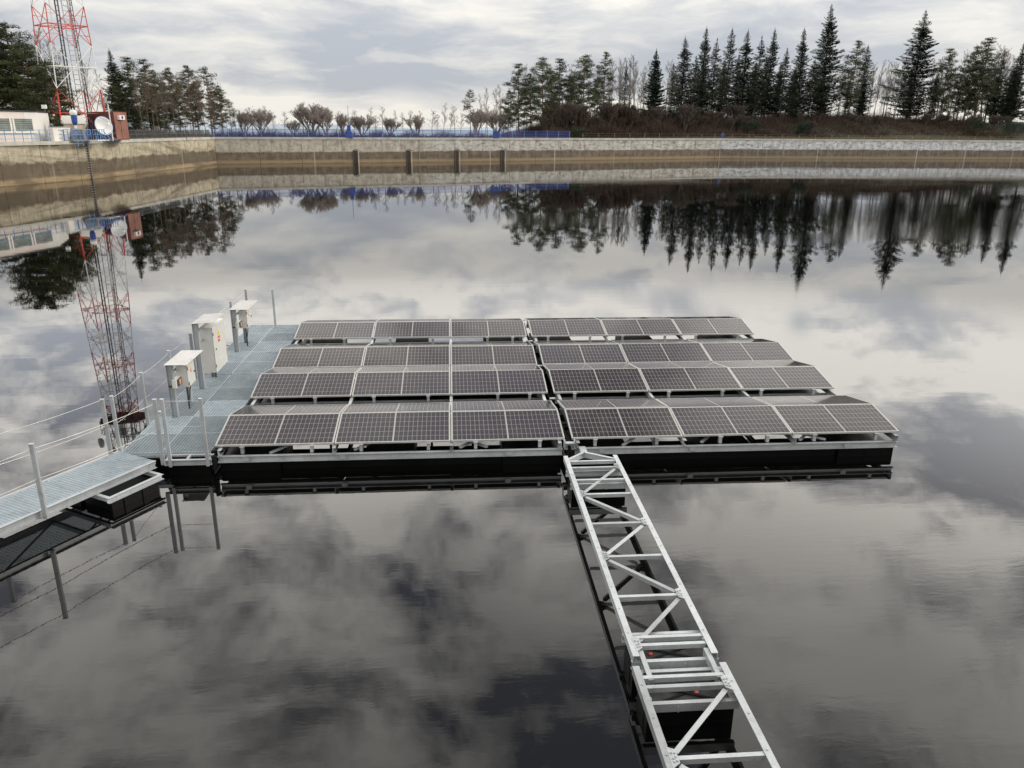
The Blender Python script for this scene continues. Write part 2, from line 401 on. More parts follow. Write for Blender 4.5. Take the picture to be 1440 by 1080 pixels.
def smst(x, a, b): t = max(0, min(1, (x-a)/(b-a))); return t*t*(3-2*t)
def ground_z(p, d):
    """height of the land outside the basin, p = point on the wall, d = metres behind the wall"""
    z = 4.1
    if p.y > 100:
        f = smst(p.x, 24, 66)
        z += f*4.0*smst(d, 5, 19)
        z += f*.5*math.sin(p.x*.11+d*.13)*smst(d, 5, 12)
        g = 1-f
        z -= g*26*smst(d, 42, 140)
        z -= f*25*smst(d, 90, 400)
    else:
        z -= 20*smst(d, 120, 500)
    z -= 40*smst(d, 400, 2500)
    return z
def ground():
    pts = []
    for i in range(NB):
        a, b = BAS[i], BAS[(i+1) % NB]; L = (b-a).length; n = max(1, int(L/5))
        for k in range(n):
            t = k/n; pts.append((a.lerp(b, t), miter[i].lerp(miter[(i+1) % NB], t)))
    ds = [.3, 1.28, 4.5, 7, 9, 11, 13, 16, 19, 24, 30, 40, 55, 80, 120, 200, 400, 900, 2500, 9000]
    mb = MB(); n = len(pts); rows = []
    for d in ds:
        r = []
        for p, m_ in pts:
            q = p+m_*d; q.z = ground_z(p, d) + (random.uniform(-.12, .12) if d > 5 else 0); r.append(q)
        rows.append(r)
    for j, r in enumerate(rows):
        for q in r: mb.v.append(tuple(q))
    for j in range(len(rows)-1):
        for k in range(n):
            mb.f.append((j*n+k, j*n+(k+1) % n, (j+1)*n+(k+1) % n, (j+1)*n+k))
    mt, t, b = material('winter_grass')
    P = t.new('ShaderNodeTexCoord').outputs['Object']
    f = t.noise(P, .25, 8, .65); g = t.noise(P, 2.5, 5, .7)
    col = t.ramp(f, [(.3, (.022, .026, .014)), (.5, (.036, .034, .019)), (.7, (.058, .048, .028))])
    col = t.mix(t.smooth(g, .45, .7, 0, .5), col, (.06, .045, .03))
    t.put(b.inputs['Base Color'], col); b.inputs['Roughness'].default_value = .95
    o = mb.build('ground', mt, smooth=True); tag(o, 'grassy land and bank behind the reservoir walls', 'ground', kind='structure')
    # concrete path behind the coping
    pm = MB()
    for i in range(NB):
        a, b = BAS[i], BAS[(i+1) % NB]; na, nb = miter[i], miter[(i+1) % NB]; z = V((0, 0, 4.13))
        pm.face([a+na*1.3+z, b+nb*1.3+z, b+nb*4.2+z, a+na*4.2+z][::-1])
    tag(pm.build('path', M['path']), 'concrete service path along the top of the wall', 'path', kind='structure')
ground()
def hills():
    mb = MB(); n = 90; base = []
    for k in range(n+1):
        an = math.radians(60-k*150/n); D = 4200
        h = 16+10*math.sin(k*.31)+7*math.sin(k*.83+1)+3*math.sin(k*2.1)
        for dd, zz in ((0, -60), (500, h*.7), (1000, h), (1800, -60)):
            mb.v.append(((D+dd)*math.sin(-an), (D+dd)*math.cos(-an), zz))
    for k in range(n):
        for j in range(3):
            i = k*4+j; mb.f.append((i, i+4, i+5, i+1))
    tag(mb.build('hills', simple('haze_blue_hills', (.27, .33, .39), 1, 0, .2, .003), smooth=True), 'low haze-blue hills on the horizon beyond the bare trees', 'hills', kind='structure')  # pale blue base colour stands in for the haze of distance
hills()

# ------------------------------------------------------------------ solar panels
L_MOD, W_MOD = 2.08, 1.04
RISE = .186; RUN = math.sqrt(W_MOD**2-RISE**2); ZB = .503
GAP = .135
BLK = [0.0, 3*L_MOD+.04+GAP]
ROWY = [0.0, 2.616, 4.742, 7.415]
def panel_meshes():
    fm = MB(); th = .035; lip = .011
    for (lo, hi) in (((0, 0, -th), (L_MOD, lip, .0015)), ((0, W_MOD-lip, -th), (L_MOD, W_MOD, .0015)),
                     ((0, lip, -th), (lip, W_MOD-lip, .0015)), ((L_MOD-lip, lip, -th), (L_MOD, W_MOD-lip, .0015))): fm.box(lo, hi)
    g = MB(); a, b, c, d = lip, L_MOD-lip, lip, W_MOD-lip
    g.face([(a, c, 0), (b, c, 0), (b, d, 0), (a, d, 0)], [(a, c), (b, c), (b, d), (a, d)])
    bk = MB(); bk.box((a, c, -.012), (b, d, -.006))
    return fm.mesh('solar_panel', M['alu']), g.mesh('glass', M['cells']), bk.mesh('backsheet', M['back'])
BL = thing('solar_platform', 'left block of the floating solar platform, beside the grating deck', 'floating platform', (0, 0, 0), 'blocks of the floating solar platform')
BR = thing('solar_platform', 'right block of the floating solar platform, at the end of the steel truss', 'floating platform', (0, 0, 0), 'blocks of the floating solar platform')
PM = panel_meshes()
for r, y0 in enumerate(ROWY):
    for bi, x0 in enumerate(BLK):
        for k in range(3):
            for face in (0, 1):
                jit = random.uniform(-.004, .004)
                x = x0+k*(L_MOD+.02)
                tilt = math.asin(RISE/W_MOD) + random.uniform(-.010, .010)
                if face == 0: loc, rot = (x, y0, ZB+jit), (tilt, random.uniform(-.003, .003), 0)
                else: loc, rot = (x+L_MOD, y0+2*RUN+.03, ZB+jit), (tilt, random.uniform(-.002, .002), math.pi)
                o = bpy.data.objects.new('solar_panel', PM[0]); COL.objects.link(o); o.parent = (BL, BR)[bi]
                o.location = loc; o.rotation_euler = rot
                for nm, me in (('glass', PM[1]), ('backsheet', PM[2])):
                    c = bpy.data.objects.new(nm, me); COL.objects.link(c); c.parent = o

# ------------------------------------------------------------------ floating platforms
def float_box(mb, x0, x1, y0, y1, top=.2, bot=-.35):
    """ribbed black float"""
    mb.box((x0, y0, bot), (x1, y1, top))
    n = max(1, round((x1-x0)/.5))
    for k in range(n+1):
        x = x0+(x1-x0)*k/n
        mb.box((x-.012, y0-.006, bot+.01), (x+.012, y0-.0005, top-.01))
    n = max(1, round((y1-y0)/.5))
    for k in range(n+1):
        y = y0+(y1-y0)*k/n
        mb.box((x1+.0005, y-.012, bot+.01), (x1+.006, y+.012, top-.01))
BR1 = [[.47, 1.69, 2.57, 3.78, 4.64, 5.82], [6.85, 8.01, 9.22, 10.13, 11.04, 12.25]]
BR2 = [[.45, 1.33, 2.56, 3.71, 5.20, 5.89], [6.87, 8.04, 8.95, 10.15, 11.03, 12.22]]
for bi, root in enumerate((BL, BR)):
    X0 = BLK[bi]+.02; X1 = X0+6.24
    x0, x1 = X0+.03, X1-.03
    # long rails across the block
    for ry, (ya, yb) in enumerate(((-.08, None), (2.02, None), (2.72, None), (6.78, None), (7.5, None), (9.5, None))):
        mb = MB(); mb.channel((x0, ya, .33), (x1, ya, .33), .07, .12, 1 if ry % 2 == 0 else -1, .009)
        if ya < 0:
            for bx in (x0+.5, x0+2.2, x1-1.0): mb.box((bx-.05, ya-.046, .235), (bx+.05, ya-.0405, .31))
        mb.build('main_rail', M['steel'], root)
    # depth beams
    for bx in (x0+.05, x0+2.05, x0+4.15, x1-.05):
        for (ya, yb) in ((-.12, 4.6), (4.8, 9.6)):
            mb = MB(); mb.channel((bx, ya, .452), (bx, yb, .452), .06, .11, 1 if bx < (x0+x1)/2 else -1, .008); mb.build('cross_beam', M['steel'], root)
    # brackets under the lower panel edges
    for row in range(4):
        src = BR1 if row in (0, 2) else BR2
        for bx in src[bi]:
            y = ROWY[row]
            mb = MB(); mb.box((bx-.028, y-.02, .333), (bx+.028, y-.012, ZB-.036)); mb.box((bx-.028, y-.0115, .333), (bx-.02, y+.05, ZB-.036))
            mb.box((bx+.02, y-.0115, .333), (bx+.028, y+.05, ZB-.036)); mb.box((bx-.04, y-.05, ZB-.036), (bx+.04, y+.06, ZB-.03+.0))
            mb.build('bracket', M['steel'], root)
            y2 = y+2*RUN+.03
            mb = MB(); mb.box((bx-.025, y2-.05, .333), (bx+.025, y2-.01, ZB-.036)); mb.build('bracket', M['steel'], root)
    # ridge props
    for row in range(4):
        for bx in (x0+.05, x0+2.08, x0+4.18, x1-.05):
            y = ROWY[row]+RUN+.015
            mb = MB(); mb.beam((bx, y, .46), (bx, y, ZB+RISE-.045), .05, .05); mb.build('ridge_prop', M['steel'], root)
        mb = MB(); y = ROWY[row]+RUN+.015; mb.beam((x0, y, ZB+RISE-.062), (x1, y, ZB+RISE-.062), .05, .03); mb.build('ridge_rail', M['steel'], root)
    # diagonal braces
    for (a, b) in (((x0+.9, -.02, .34), (x0+1.9, .9, .50)), ((x0+2.4, 0.0, .36), (x0+3.5, 1.4, .36)), ((x0+3.3, 1.4, .36), (x0+4.8, 0, .36)), ((x0+4.3, .0, .36), (x0+5.6, 1.5, .36))):
        mb = MB(); mb.beam(a, b, .05, .03); mb.build('brace', M['steel'], root)
    # floats
    fl = [(x0+.02, x0+1.05, .0, 1.15), (x0+2.55, x0+3.45, .35, 1.45), (x1-1.08, x1-.02, .0, 1.15),
          (x0+.02, x1-.02, 2.78, 3.75), (x0+.02, x0+1.6, 4.9, 6.3), (x0+2.5, x0+3.9, 4.9, 6.3), (x1-1.5, x1-.02, 4.9, 6.3),
          (x0+.02, x0+1.15, 7.55, 8.9), (x0+2.6, x0+3.5, 7.7, 8.9), (x1-1.1, x1-.02, 7.55, 8.9)]
    for f in fl:
        mb = MB(); float_box(mb, *f); mb.build('float', M['black'], root)
    # black strip added to fill the dark band below the front rail
    mb = MB(); mb.box((x0+1.06, .06, -.12), (x1-1.09, .10, .205)); mb.build('dark_strip', M['black'], root)
    # cable hanging along the rows
    for y in (2.25, 6.95):
        mb = MB(); px = x0; pz = .45
        while px < x1-.3:
            nx = px+.25; nz = .44+.015*math.sin(nx*9)+random.uniform(-.006, .006)
            mb.tube((px, y, pz), (nx, y+.01, nz), .014, n=5); px, pz = nx, nz
        mb.build('cable_bundle', M['bcable'], root)
# hinge between the blocks
xg = BLK[1]-GAP/2
hg = thing('fender_beam', 'black fender beam lying in the gap between the two panel blocks', 'fender', (xg, 0, 0))
mb = MB()
prev = V((xg+.0, -.2, .36))
for k in range(1, 50):
    y = -.2+k*.2; q = V((xg+.012*math.sin(k*.7), y, .36+.05*math.sin(k*.31)))
    mb.tube(prev, q, .032, n=8); prev = q
mb.build('rubber_tube', M['rubber'], hg)
mb = MB(); mb.channel((xg-.09, -.14, .47), (xg+.09, -.14, .47), .10, .12, 1); mb.box((xg-.10, -.2, .36), (xg-.085, -.08, .52)); mb.box((xg+.085, -.2, .36), (xg+.1, -.08, .52)); mb.build('end_bracket', M['steel'], hg)
mb = MB(); mb.lathe((xg, -.13, .12), [(.001, .2), (.045, .2), (.05, .1), (.045, 0), (.001, 0)], 12); mb.build('rubber_buffer', M['rubber'], hg)
mb = MB()
for y in (2.3, 4.7, 7.0, 9.4): mb.box((xg-.06, y, .45), (xg+.06, y+.06, .47))
mb.build('hinge_plate', M['steel'], hg)

# ------------------------------------------------------------------ grating deck
def grating(root, x0, x1, y0, y1, z=.35, pitch=.042, cross=.06, T=None):
    """steel bar grating panel, T maps local to world"""
    mb = MB(); T = T or (lambda p: V(p))
    def bx(lo, hi):
        c = [(lo[0], lo[1], lo[2]), (hi[0], lo[1], lo[2]), (hi[0], hi[1], lo[2]), (lo[0], hi[1], lo[2]),
             (lo[0], lo[1], hi[2]), (hi[0], lo[1], hi[2]), (hi[0], hi[1], hi[2]), (lo[0], hi[1], hi[2])]
        mb.hexa([T(p) for p in c])
    n = int((y1-y0-.01)/pitch)
    for k in range(1, n+1):
        y = y0+k*(y1-y0)/(n+1); bx((x0+.006, y-.0028, z-.028), (x1-.006, y+.0028, z))
    n = int((x1-x0-.01)/cross)
    for k in range(1, n+1):
        x = x0+k*(x1-x0)/(n+1); bx((x-.003, y0+.006, z-.008), (x+.003, y1-.006, z-.001))
    # banding frame
    bx((x0, y0, z-.03), (x1, y0+.011, z+.002)); bx((x0, y1-.011, z-.03), (x1, y1, z+.002))
    bx((x0, y0+.011, z-.03), (x0+.009, y1-.011, z+.002)); bx((x1-.009, y0+.011, z-.03), (x1, y1-.011, z+.002))
    return mb.build('grating_panel', M['grate'], root)
DK1 = thing('grating_deck', 'nearer steel grating deck, joined by the walkway at its near end', 'deck', (-.9, 0, 0), 'grating decks beside the panels')
DK2 = thing('grating_deck', 'farther steel grating deck, carrying the far shelter, beyond the gap', 'deck', (-.9, 4.8, 0), 'grating decks beside the panels')
for root, ya, yb in ((DK1, .09, 4.69), (DK2, 4.81, 9.6)):
    n = 5; h = (yb-ya)/n
    for k in range(n):
        grating(root, -1.685, -.975, ya+k*h+.003, ya+(k+1)*h-.003)
        grating(root, -.968, -.115, ya+k*h+.003, ya+(k+1)*h-.003)
    fr = MB()
    for x, sd in ((-1.66, -1), (-.975, 1), (-.14, 1)): fr.channel((x, ya-.02, .318), (x, yb, .318), .06, .1, sd)
    for k in range(n+1): fr.beam((-1.62, ya+k*h, .29), (-.18, ya+k*h, .29), .05, .05)
    fr.build('frame', M['steel'], root)
    for (x0, x1, y0, y1) in ((-1.6, -.2, ya+.06, ya+1.2), (-1.6, -.2, ya+1.8, ya+2.9), (-1.6, -.2, yb-1.2, yb-.06)):
        f = MB(); float_box(f, x0, x1, y0, y1, .2, -.35); f.build('float', M['black'], root)
# open front bay of the near deck
fr = MB()
fr.channel((-.83, -.19, .325), (-.02, -.19, .325), .06, .10, 1); fr.beam((-.83, .04, .31), (-.05, .04, .31), .05, .03)
for x in (-.80, -.45, -.06): fr.beam((x, -.16, .315), (x, .06, .315), .04, .03)
fr.build('front_frame', M['steel'], DK1)
f = MB(); float_box(f, -.78, -.1, -.12, .1, .2, -.35); f.build('float', M['black'], DK1)
mb = MB(); mb.beam((-.04, -.10, .42), (.12, .02, .40), .05, .05); mb.lathe((-.0, -.13, .10), [(.001, .26), (.05, .26), (.055, .1), (.05, 0), (.001, 0)], 12); mb.build('hinge', M['rubber'], DK1)
# stub brackets at the left edge of the deck
for y, rt_ in ((2.3, DK1), (4.1, DK1), (6.9, DK2), (7.5, DK2)):
    mb = MB(); mb.beam((-1.86, y, .325), (-1.68, y, .325), .09, .03); mb.build('edge_bracket', M['steel'], rt_)

# railing posts and ropes
def post(mb, x, y, z0, z1, w=.055):
    mb.beam((x, y, z0), (x, y, z1), w, w*.8, (0, 1, 0))
    mb.box((x-w*.56, y-w*.5, z1), (x+w*.56, y+w*.5, z1+.014))
def rope(mb, a, b, sag=.02, n=8, r=.0045):
    a = V(a); b = V(b); p = a
    for k in range(1, n+1):
        t = k/n; q = a.lerp(b, t); q.z -= sag*4*t*(1-t); mb.tube(p, q, r, n=4, cap=False); p = q
RL = thing('rope_railing', 'steel posts with two ropes along the left and far edges of the grating deck', 'railing', (-1.7, 0, .35), 'rope railings')
pl = [(-1.70, .13), (-1.70, 1.50), (-1.70, 3.04), (-1.70, 4.48), (-1.70, 7.9), (-1.70, 9.54), (-.94, 9.54)]
for x, y in pl:
    mb = MB(); post(mb, x, y, .20, 1.41); mb.build('post', M['steel'], RL)
for h in (1.38, .90):
    for a, b in zip(pl[:-1], pl[1:]):
        mb = MB(); rope(mb, (a[0], a[1], h), (b[0], b[1], h), .03); mb.build('rope', M['cable'], RL)
R2 = thing('rope_railing', 'short two post rope railing across the near end of the grating deck', 'railing', (-.4, -.18, .35), 'rope railings')
for x in (-.73, -.09):
    mb = MB(); post(mb, x, -.2, .20, 1.45); mb.build('post', M['steel'], R2)
for h in (1.42, .95):
    mb = MB(); rope(mb, (-.73, -.2, h), (-.09, -.2, h), .0); mb.build('rope', M['cable'], R2)

# ------------------------------------------------------------------ walkway
WA = V((-1.30, -.14, 0)); WD = V((-.512, -.859, 0)).normalized(); WN = V((-WD.y, WD.x, 0))  # WN points to the right-hand (near) side
if WN.x < 0: WN = -WN
WL = 15.2; WH = .43
WK = thing('walkway', 'narrow steel grating gangway running from the deck towards the lower left', 'walkway', WA)
def wt(p): return WA + WD*p[0] + WN*p[1] + V((0, 0, p[2]))
nseg = 11; seg = WL/nseg
k0 = 0
for k in range(nseg):
    grating(WK, .02+k*seg, (k+1)*seg-.006, -WH+.01, WH-.01, .40, .042, .06, wt)
for sd in (-1, 1):
    mb = MB(); y = sd*(WH+.03)
    for k in range(4):
        a, b = WL*k/4+.01, WL*(k+1)/4-.01
        mb.channel(wt((a, y, .405)), wt((b, y, .405)), .05, .13, -1 if sd > 0 else 1, .007)
    for k in range(int(WL/.6)): mb.tube(wt((.3+k*.6, y+sd*.026, .34)), wt((.3+k*.6, y+sd*.036, .34)), .012, n=6)
    mb.build('side_beam', M['steel'], WK)
mb = MB()
for k in range(nseg+1): mb.beam(wt((k*seg+.01, -WH, .345)), wt((k*seg+.01, WH, .345)), .05, .05)
for k in range(nseg):
    mb.beam(wt((k*seg, -WH, .32)), wt(((k+1)*seg, WH, .32)), .04, .012)
mb.build('under_bracing', M['steel'], WK)
# float frames under the walkway
for fi, s0 in enumerate((.14, 6.3, 12.2)):
    t0, t1 = s0, s0+1.05; o0, o1 = -WH-.32, WH+.33
    mb = MB()
    mb.channel(wt((t0, o1, .27)), wt((t1, o1, .27)), .06, .09, -1); mb.channel(wt((t0, o0, .27)), wt((t1, o0, .27)), .06, .09, 1)
    mb.beam(wt((t0+.03, o0, .235)), wt((t0+.03, o1-.03, .235)), .06, .07); mb.beam(wt((t1-.03, o0, .235)), wt((t1-.03, o1-.03, .235)), .06, .07)
    mb.build('float_frame', M['steel'], WK)
    for a, b in ((o0+.04, -.06), (.06, o1-.04)):
        f = MB()
        def bx(lo, hi):
            c = [(lo[0], lo[1], lo[2]), (hi[0], lo[1], lo[2]), (hi[0], hi[1], lo[2]), (lo[0], hi[1], lo[2]),
                 (lo[0], lo[1], hi[2]), (hi[0], lo[1], hi[2]), (hi[0], hi[1], hi[2]), (lo[0], hi[1], hi[2])]
            f.hexa([wt(p) for p in c])
        bx((t0+.08, a, -.4), (t1-.08, b, .18))
        for q in (.30, .70): bx((t0+.08+(t1-t0-.16)*q-.05, b+.0005, -.38), (t0+.08+(t1-t0-.16)*q+.05, b+.015, .17))
        f.build('float', M['black'], WK)
    mb = MB(); mb.beam(wt((t0+.1, WH+.08, .197)), wt((t1-.1, o1-.08, .197)), .03, .006); mb.build('strap', M['strap'], WK)
WR = thing('rope_railing', 'rope railing with slim posts along both sides of the gangway', 'railing', WA, 'rope railings')
near = [0.22, 2.05, 4.9, 7.3, 9.7, 12.1, 14.5]; far = [.28, 2.2, 5.0, 7.4, 9.8, 12.2, 14.6]
for lst, sd in ((near, 1), (far, -1)):
    y = sd*(WH+.09)
    pts = []
    for s in lst:
        p = wt((s, y, 0))
        if s == .22: p = V((-.83, -.26, 0))
        if s == .28: p = V((-1.80, -.01, 0))
        pts.append(p); mb = MB(); post(mb, p.x, p.y, .27, 1.47 if sd > 0 else 1.40, .06); mb.build('post', M['steel'], WR)
    for h in (1.40, .92):
        for a, b in zip(pts[:-1], pts[1:]):
            mb = MB(); rope(mb, (a.x, a.y, h), (b.x, b.y, h), .03, r=.006); mb.build('rope', M['cable'], WR)

# ------------------------------------------------------------------ shelters, boxes, cabinet
def H_post(mb, x, y, z0, z1, w=.11, d=.09, t=.009):
    mb.box((x-w/2, y-d/2, z0), (x-w/2+t, y+d/2, z1)); mb.box((x+w/2-t, y-d/2, z0), (x+w/2, y+d/2, z1))
    mb.box((x-w/2+t, y-t/2, z0), (x+w/2-t, y+t/2, z1))
def shelter(name, label, y0, y1, zt, roof, slope=0.0, brace=True):
    t = thing(name, label, 'shelter', (-1.31, y0, .35), 'small steel roofs on the deck')
    for y, w in ((y0, .115), (y1, .09)):
        mb = MB(); H_post(mb, -1.315, y, .352, zt-.002, w); mb.build('post', M['steel'], t)
    x0, x1, ya, yb = roof
    mb = MB(); zt2 = zt+.001
    mb.hexa([(x0, ya, zt2), (x1, ya, zt2+slope), (x1, yb, zt2+slope), (x0, yb, zt2), (x0, ya, zt2+.006), (x1, ya, zt2+.006+slope), (x1, yb, zt2+.006+slope), (x0, yb, zt2+.006)])
    mb.build('roof', M['roofsteel'], t)
    if brace:
        mb = MB()
        for z in (zt-.15, zt-.42): mb.channel((-1.29, y0+.05, z), (-1.29, y1-.05, z), .03, .045, 1)
        mb.build('crossbar', M['steel'], t)
    return t
shelter('steel_shelter', 'flat sheet steel roof on two posts, nearest to the gangway', 1.92, 2.84, 1.465, (-1.375, -.93, 1.80, 2.87))
shelter('steel_shelter', 'taller sheet steel roof above the big white cabinet', 3.71, 4.59, 1.845, (-1.37, -.905, 3.62, 4.56), .02)
shelter('steel_shelter', 'flat sheet steel roof on two posts at the far end of the deck', 6.70, 7.64, 1.485, (-1.39, -.92, 6.58, 7.70))
def sign(t, x, y, z, s):
    mb = MB(); mb.face([(x, y, z), (x, y+s, z), (x, y+s/2, z+s)]); mb.build('yellow_warning_triangle', M['yellow'], t)
    mb = MB(); mb.face([(x, y+.0, z-s*.95), (x, y+s, z-s*.95), (x, y+s, z-.01), (x, y, z-.01)]); mb.build('red_warning_sticker', M['redst'], t)
    mb = MB(); mb.face([(x+.001, y+s*.15, z-s*.6), (x+.001, y+s*.85, z-s*.6), (x+.001, y+s*.85, z-s*.42), (x+.001, y+s*.15, z-s*.42)]); mb.build('sticker_stripe', M['white'], t)
    mb = MB(); mb.face([(x+.001, y+s*.46, z+s*.15), (x+.001, y+s*.56, z+s*.15), (x+.001, y+s*.54, z+s*.6), (x+.001, y+s*.48, z+s*.6)]); mb.build('triangle_mark', M['strap'], t)
def cabinet(name, label, cat, x0, x1, y0, y1, z0, z1, ss, legs=False, handle=True, group=None):
    t = thing(name, label, cat, ((x0+x1)/2, (y0+y1)/2, z0), group)
    mb = MB(); mb.box((x0, y0, z0), (x1-.022, y1, z1)); mb.build('body', M['cabw'], t, bevel=.006)
    mb = MB(); mb.box((x1-.018, y0+.003, z0+.004), (x1, y1-.003, z1-.004)); d = mb.build('door', M['cabw'], t, bevel=.004)
    sign(t, x1+.0015, y0+(y1-y0)*.38, z1-.28 if z1-z0 > .8 else z1-.12, ss)
    if handle:
        mb = MB(); mb.lathe((x1+.001, y0+(y1-y0)*(.12 if z1-z0 > .8 else .86), (z0+z1)/2), [(.001, .02), (.016, .02), (.018, 0), (.001, 0)], 10, (1, 0, 0)); mb.build('handle', M['dark'], d)
    mb = MB()
    for z in (z0+.08, z1-.08):
        mb.box((x0-.04, y0+.05, z-.02), (x0-.0005, y1-.05, z+.02))
    mb.build('mounting_bracket', M['steel'], t)
    for zf in (.15, .85):
        mb = MB(); zc = z0+(z1-z0)*zf; mb.tube((x1+.004, y0+.012, zc-.035), (x1+.004, y0+.012, zc+.035), .010, n=8); mb.build('hinge', M['ladder'], d)
    mb = MB(); mb.tube((x0+.08, y0+(y1-y0)*.6, z0-.002), (x0+.08, y0+(y1-y0)*.6, .352), .016, n=7); mb.tube((x0+.08, y0+(y1-y0)*.6, z0-.03), (x0+.08, y0+(y1-y0)*.6, z0-.001), .024, n=8); mb.build('conduit', M['bcable'], t)
    if z1-z0 > .8:
        for k_ in range(5):
            mb = MB(); mb.box((x1+.0005, y0+.2, z0+.12+k_*.03), (x1+.006, y1-.2, z0+.132+k_*.03)); mb.build('vent_louvre', M['cabw'], d)
    return t
cabinet('switch_box', 'small white switch box with warning sticker under the nearest flat roof', 'electrical box', -1.275, -1.055, 2.14, 2.58, .905, 1.355, .075, group='small white boxes under the roofs')
cabinet('switch_box', 'small white switch box with warning sticker under the farthest flat roof', 'electrical box', -1.275, -1.07, 7.0, 7.47, .90, 1.372, .07, group='small white boxes under the roofs')
cb = cabinet('electric_cabinet', 'tall white electrical cabinet with yellow and red warning stickers', 'electrical cabinet', -1.34, -1.06, 4.02, 4.93, .62, 1.665, .15)
# cables and meter boxes on the near posts
def meter(y, label, s=1.0):
    x1 = -1.185; t = thing('meter_box', label, 'meter box', (-1.25, y, .95), 'small meter boxes on the shelter posts')
    mb = MB(); mb.box((x1-.10, y-.16, .965), (x1-.02, y+.14, 1.145)); mb.build('housing', M['cabw'], t, bevel=.008)
    mb = MB(); mb.box((x1-.0195, y-.10, .98), (x1-.008, y+.13, 1.13)); fr_ = mb.build('cover', M['dark'], t, bevel=.004)
    mb = MB(); mb.box((x1-.0075, y-.0, 1.005), (x1-.004, y+.08, 1.105)); mb.build('display', M['amber'], fr_)
    mb = MB(); mb.lathe((x1-.18, y-.12, 1.0), [(.001, .08), (.018, .08), (.018, 0), (.001, 0)], 8, (1, 0, 0)); mb.build('cable_gland', M['bcable'], t)
meter(2.02, 'small white meter box with dark window on the nearest shelter post')
meter(6.82, 'small white meter box with dark window on the farthest shelter post')
for nm, ys, z0, z1, lab in (('box_cable', 2.62, 1.25, .36, 'black cable looping out of the nearest small white box'), ('box_cable', 7.52, 1.28, .36, 'black cable looping out of the farthest small white box')):
    mb = MB(); p = V((-1.12, ys-.03, z0))
    for k in range(1, 15):
        t_ = k/14; q = V((-1.12-.16*t_, ys+.09*math.sin(t_*3.1), z0+(z1-z0)*t_**1.3)); mb.tube(p, q, .011, n=5); p = q
    tag(mb.build(nm, M['bcable']), lab, 'cable', 'cables below the white boxes')

# ------------------------------------------------------------------ mooring truss
TZ = .40
def truss(label, x0, x1, ya, yb, rungs, diags, gus, floats, link=None):
    t = thing('steel_truss', label, 'truss', ((x0+x1)/2, yb, TZ), 'ladder-like steel truss sections')
    for x, sd in ((x0, -1), (x1, 1)):
        mb = MB(); mb.angle((x, ya, TZ), (x, yb, TZ), .075, .085, -sd if ya > yb else sd, .009)
        k = 0
        while ya-.3-k*.48 > yb+.2:
            mb.tube((x, ya-.3-k*.48, TZ), (x, ya-.3-k*.48, TZ+.008), .011, n=6); k += 1
        mb.build('chord', M['steel'], t)
    for y in rungs:
        mb = MB(); mb.angle((x0+.04, y, TZ-.012), (x1-.04, y, TZ-.012), .05, .05, 1, .007); mb.build('rung', M['steel'], t)
    for (xa, y1), (xb, y2) in diags:
        mb = MB(); mb.angle((xa, y1, TZ-.022), (xb, y2, TZ-.022), .055, .05, 1, .007); mb.build('diagonal', M['steel'], t)
    for x, y in gus:
        mb = MB(); s = 1 if x > (x0+x1)/2 else -1
        mb.hexa([(x-s*.02, y-.13, TZ-.0105), (x-s*.10, y-.07, TZ-.0105), (x-s*.10, y+.09, TZ-.0105), (x-s*.02, y+.13, TZ-.0105),
                 (x-s*.02, y-.13, TZ+.002), (x-s*.10, y-.07, TZ+.002), (x-s*.10, y+.09, TZ+.002), (x-s*.02, y+.13, TZ+.002)]) if s > 0 else \
        mb.hexa([(x+.10, y-.07, TZ-.0105), (x+.02, y-.13, TZ-.0105), (x+.02, y+.13, TZ-.0105), (x+.10, y+.09, TZ-.0105),
                 (x+.10, y-.07, TZ+.002), (x+.02, y-.13, TZ+.002), (x+.02, y+.13, TZ+.002), (x+.10, y+.09, TZ+.002)])
        for dx, dy in ((.05, -.06), (.075, 0), (.045, .05), (.08, .045), (.05, -.02), (.08, -.05)):
            mb.tube((x-s*dx, y+dy, TZ+.0025), (x-s*dx, y+dy, TZ+.016), .011, n=6)
        mb.build('gusset_plate', M['steel'], t)
    return t
xl, xr = 6.215, 7.10
yr = [-2.08, -3.05, -3.98, -4.93, -5.89]
t1 = truss('long ladder-like steel truss section reaching the solar platform', xl, xr, -.58, -6.10,
      [-.79, -1.06, -1.55]+yr+[-5.75],
      [((xr-.1, -1.12), (xl+.1, -2.0)), ((xl+.1, -2.16), (xr-.1, -2.97)), ((xr-.1, -3.13), (xl+.1, -3.9)), ((xl+.1, -4.06), (xr-.1, -4.85)), ((xr-.1, -5.01), (xl+.1, -5.81))],
      [(xr, -1.06), (xl, -2.08), (xr, -3.05), (xl, -3.98), (xr, -4.93), (xl, -5.89)], [])
xl2, xr2 = xl-.045, xr+.03
t2 = truss('nearest steel truss section running out of the bottom of the view', xl2, xr2, -6.26, -13.2,
      [-6.43, -6.58]+[-7.55, -8.5, -9.45, -10.4, -11.35, -12.3, -13.0],
      [((xr2-.1, -6.66), (xl2+.1, -7.47)), ((xl2+.1, -7.63), (xr2-.1, -8.42)), ((xr2-.1, -8.58), (xl2+.1, -9.37)), ((xl2+.1, -9.53), (xr2-.1, -10.32)),
       ((xr2-.1, -10.48), (xl2+.1, -11.27)), ((xl2+.1, -11.43), (xr2-.1, -12.22))],
      [(xr2, -6.58), (xl2, -7.55), (xr2, -8.5), (xl2, -9.45), (xr2, -10.4), (xl2, -11.35), (xr2, -12.3)], [])
for x, sd in ((xl+.075, 1), (xr-.065, -1)):
    mb = MB(); mb.channel((x, -5.98, TZ-.02), (x, -6.47, TZ-.02), .055, .10, sd); mb.build('splice_channel', M['steel'], t1)
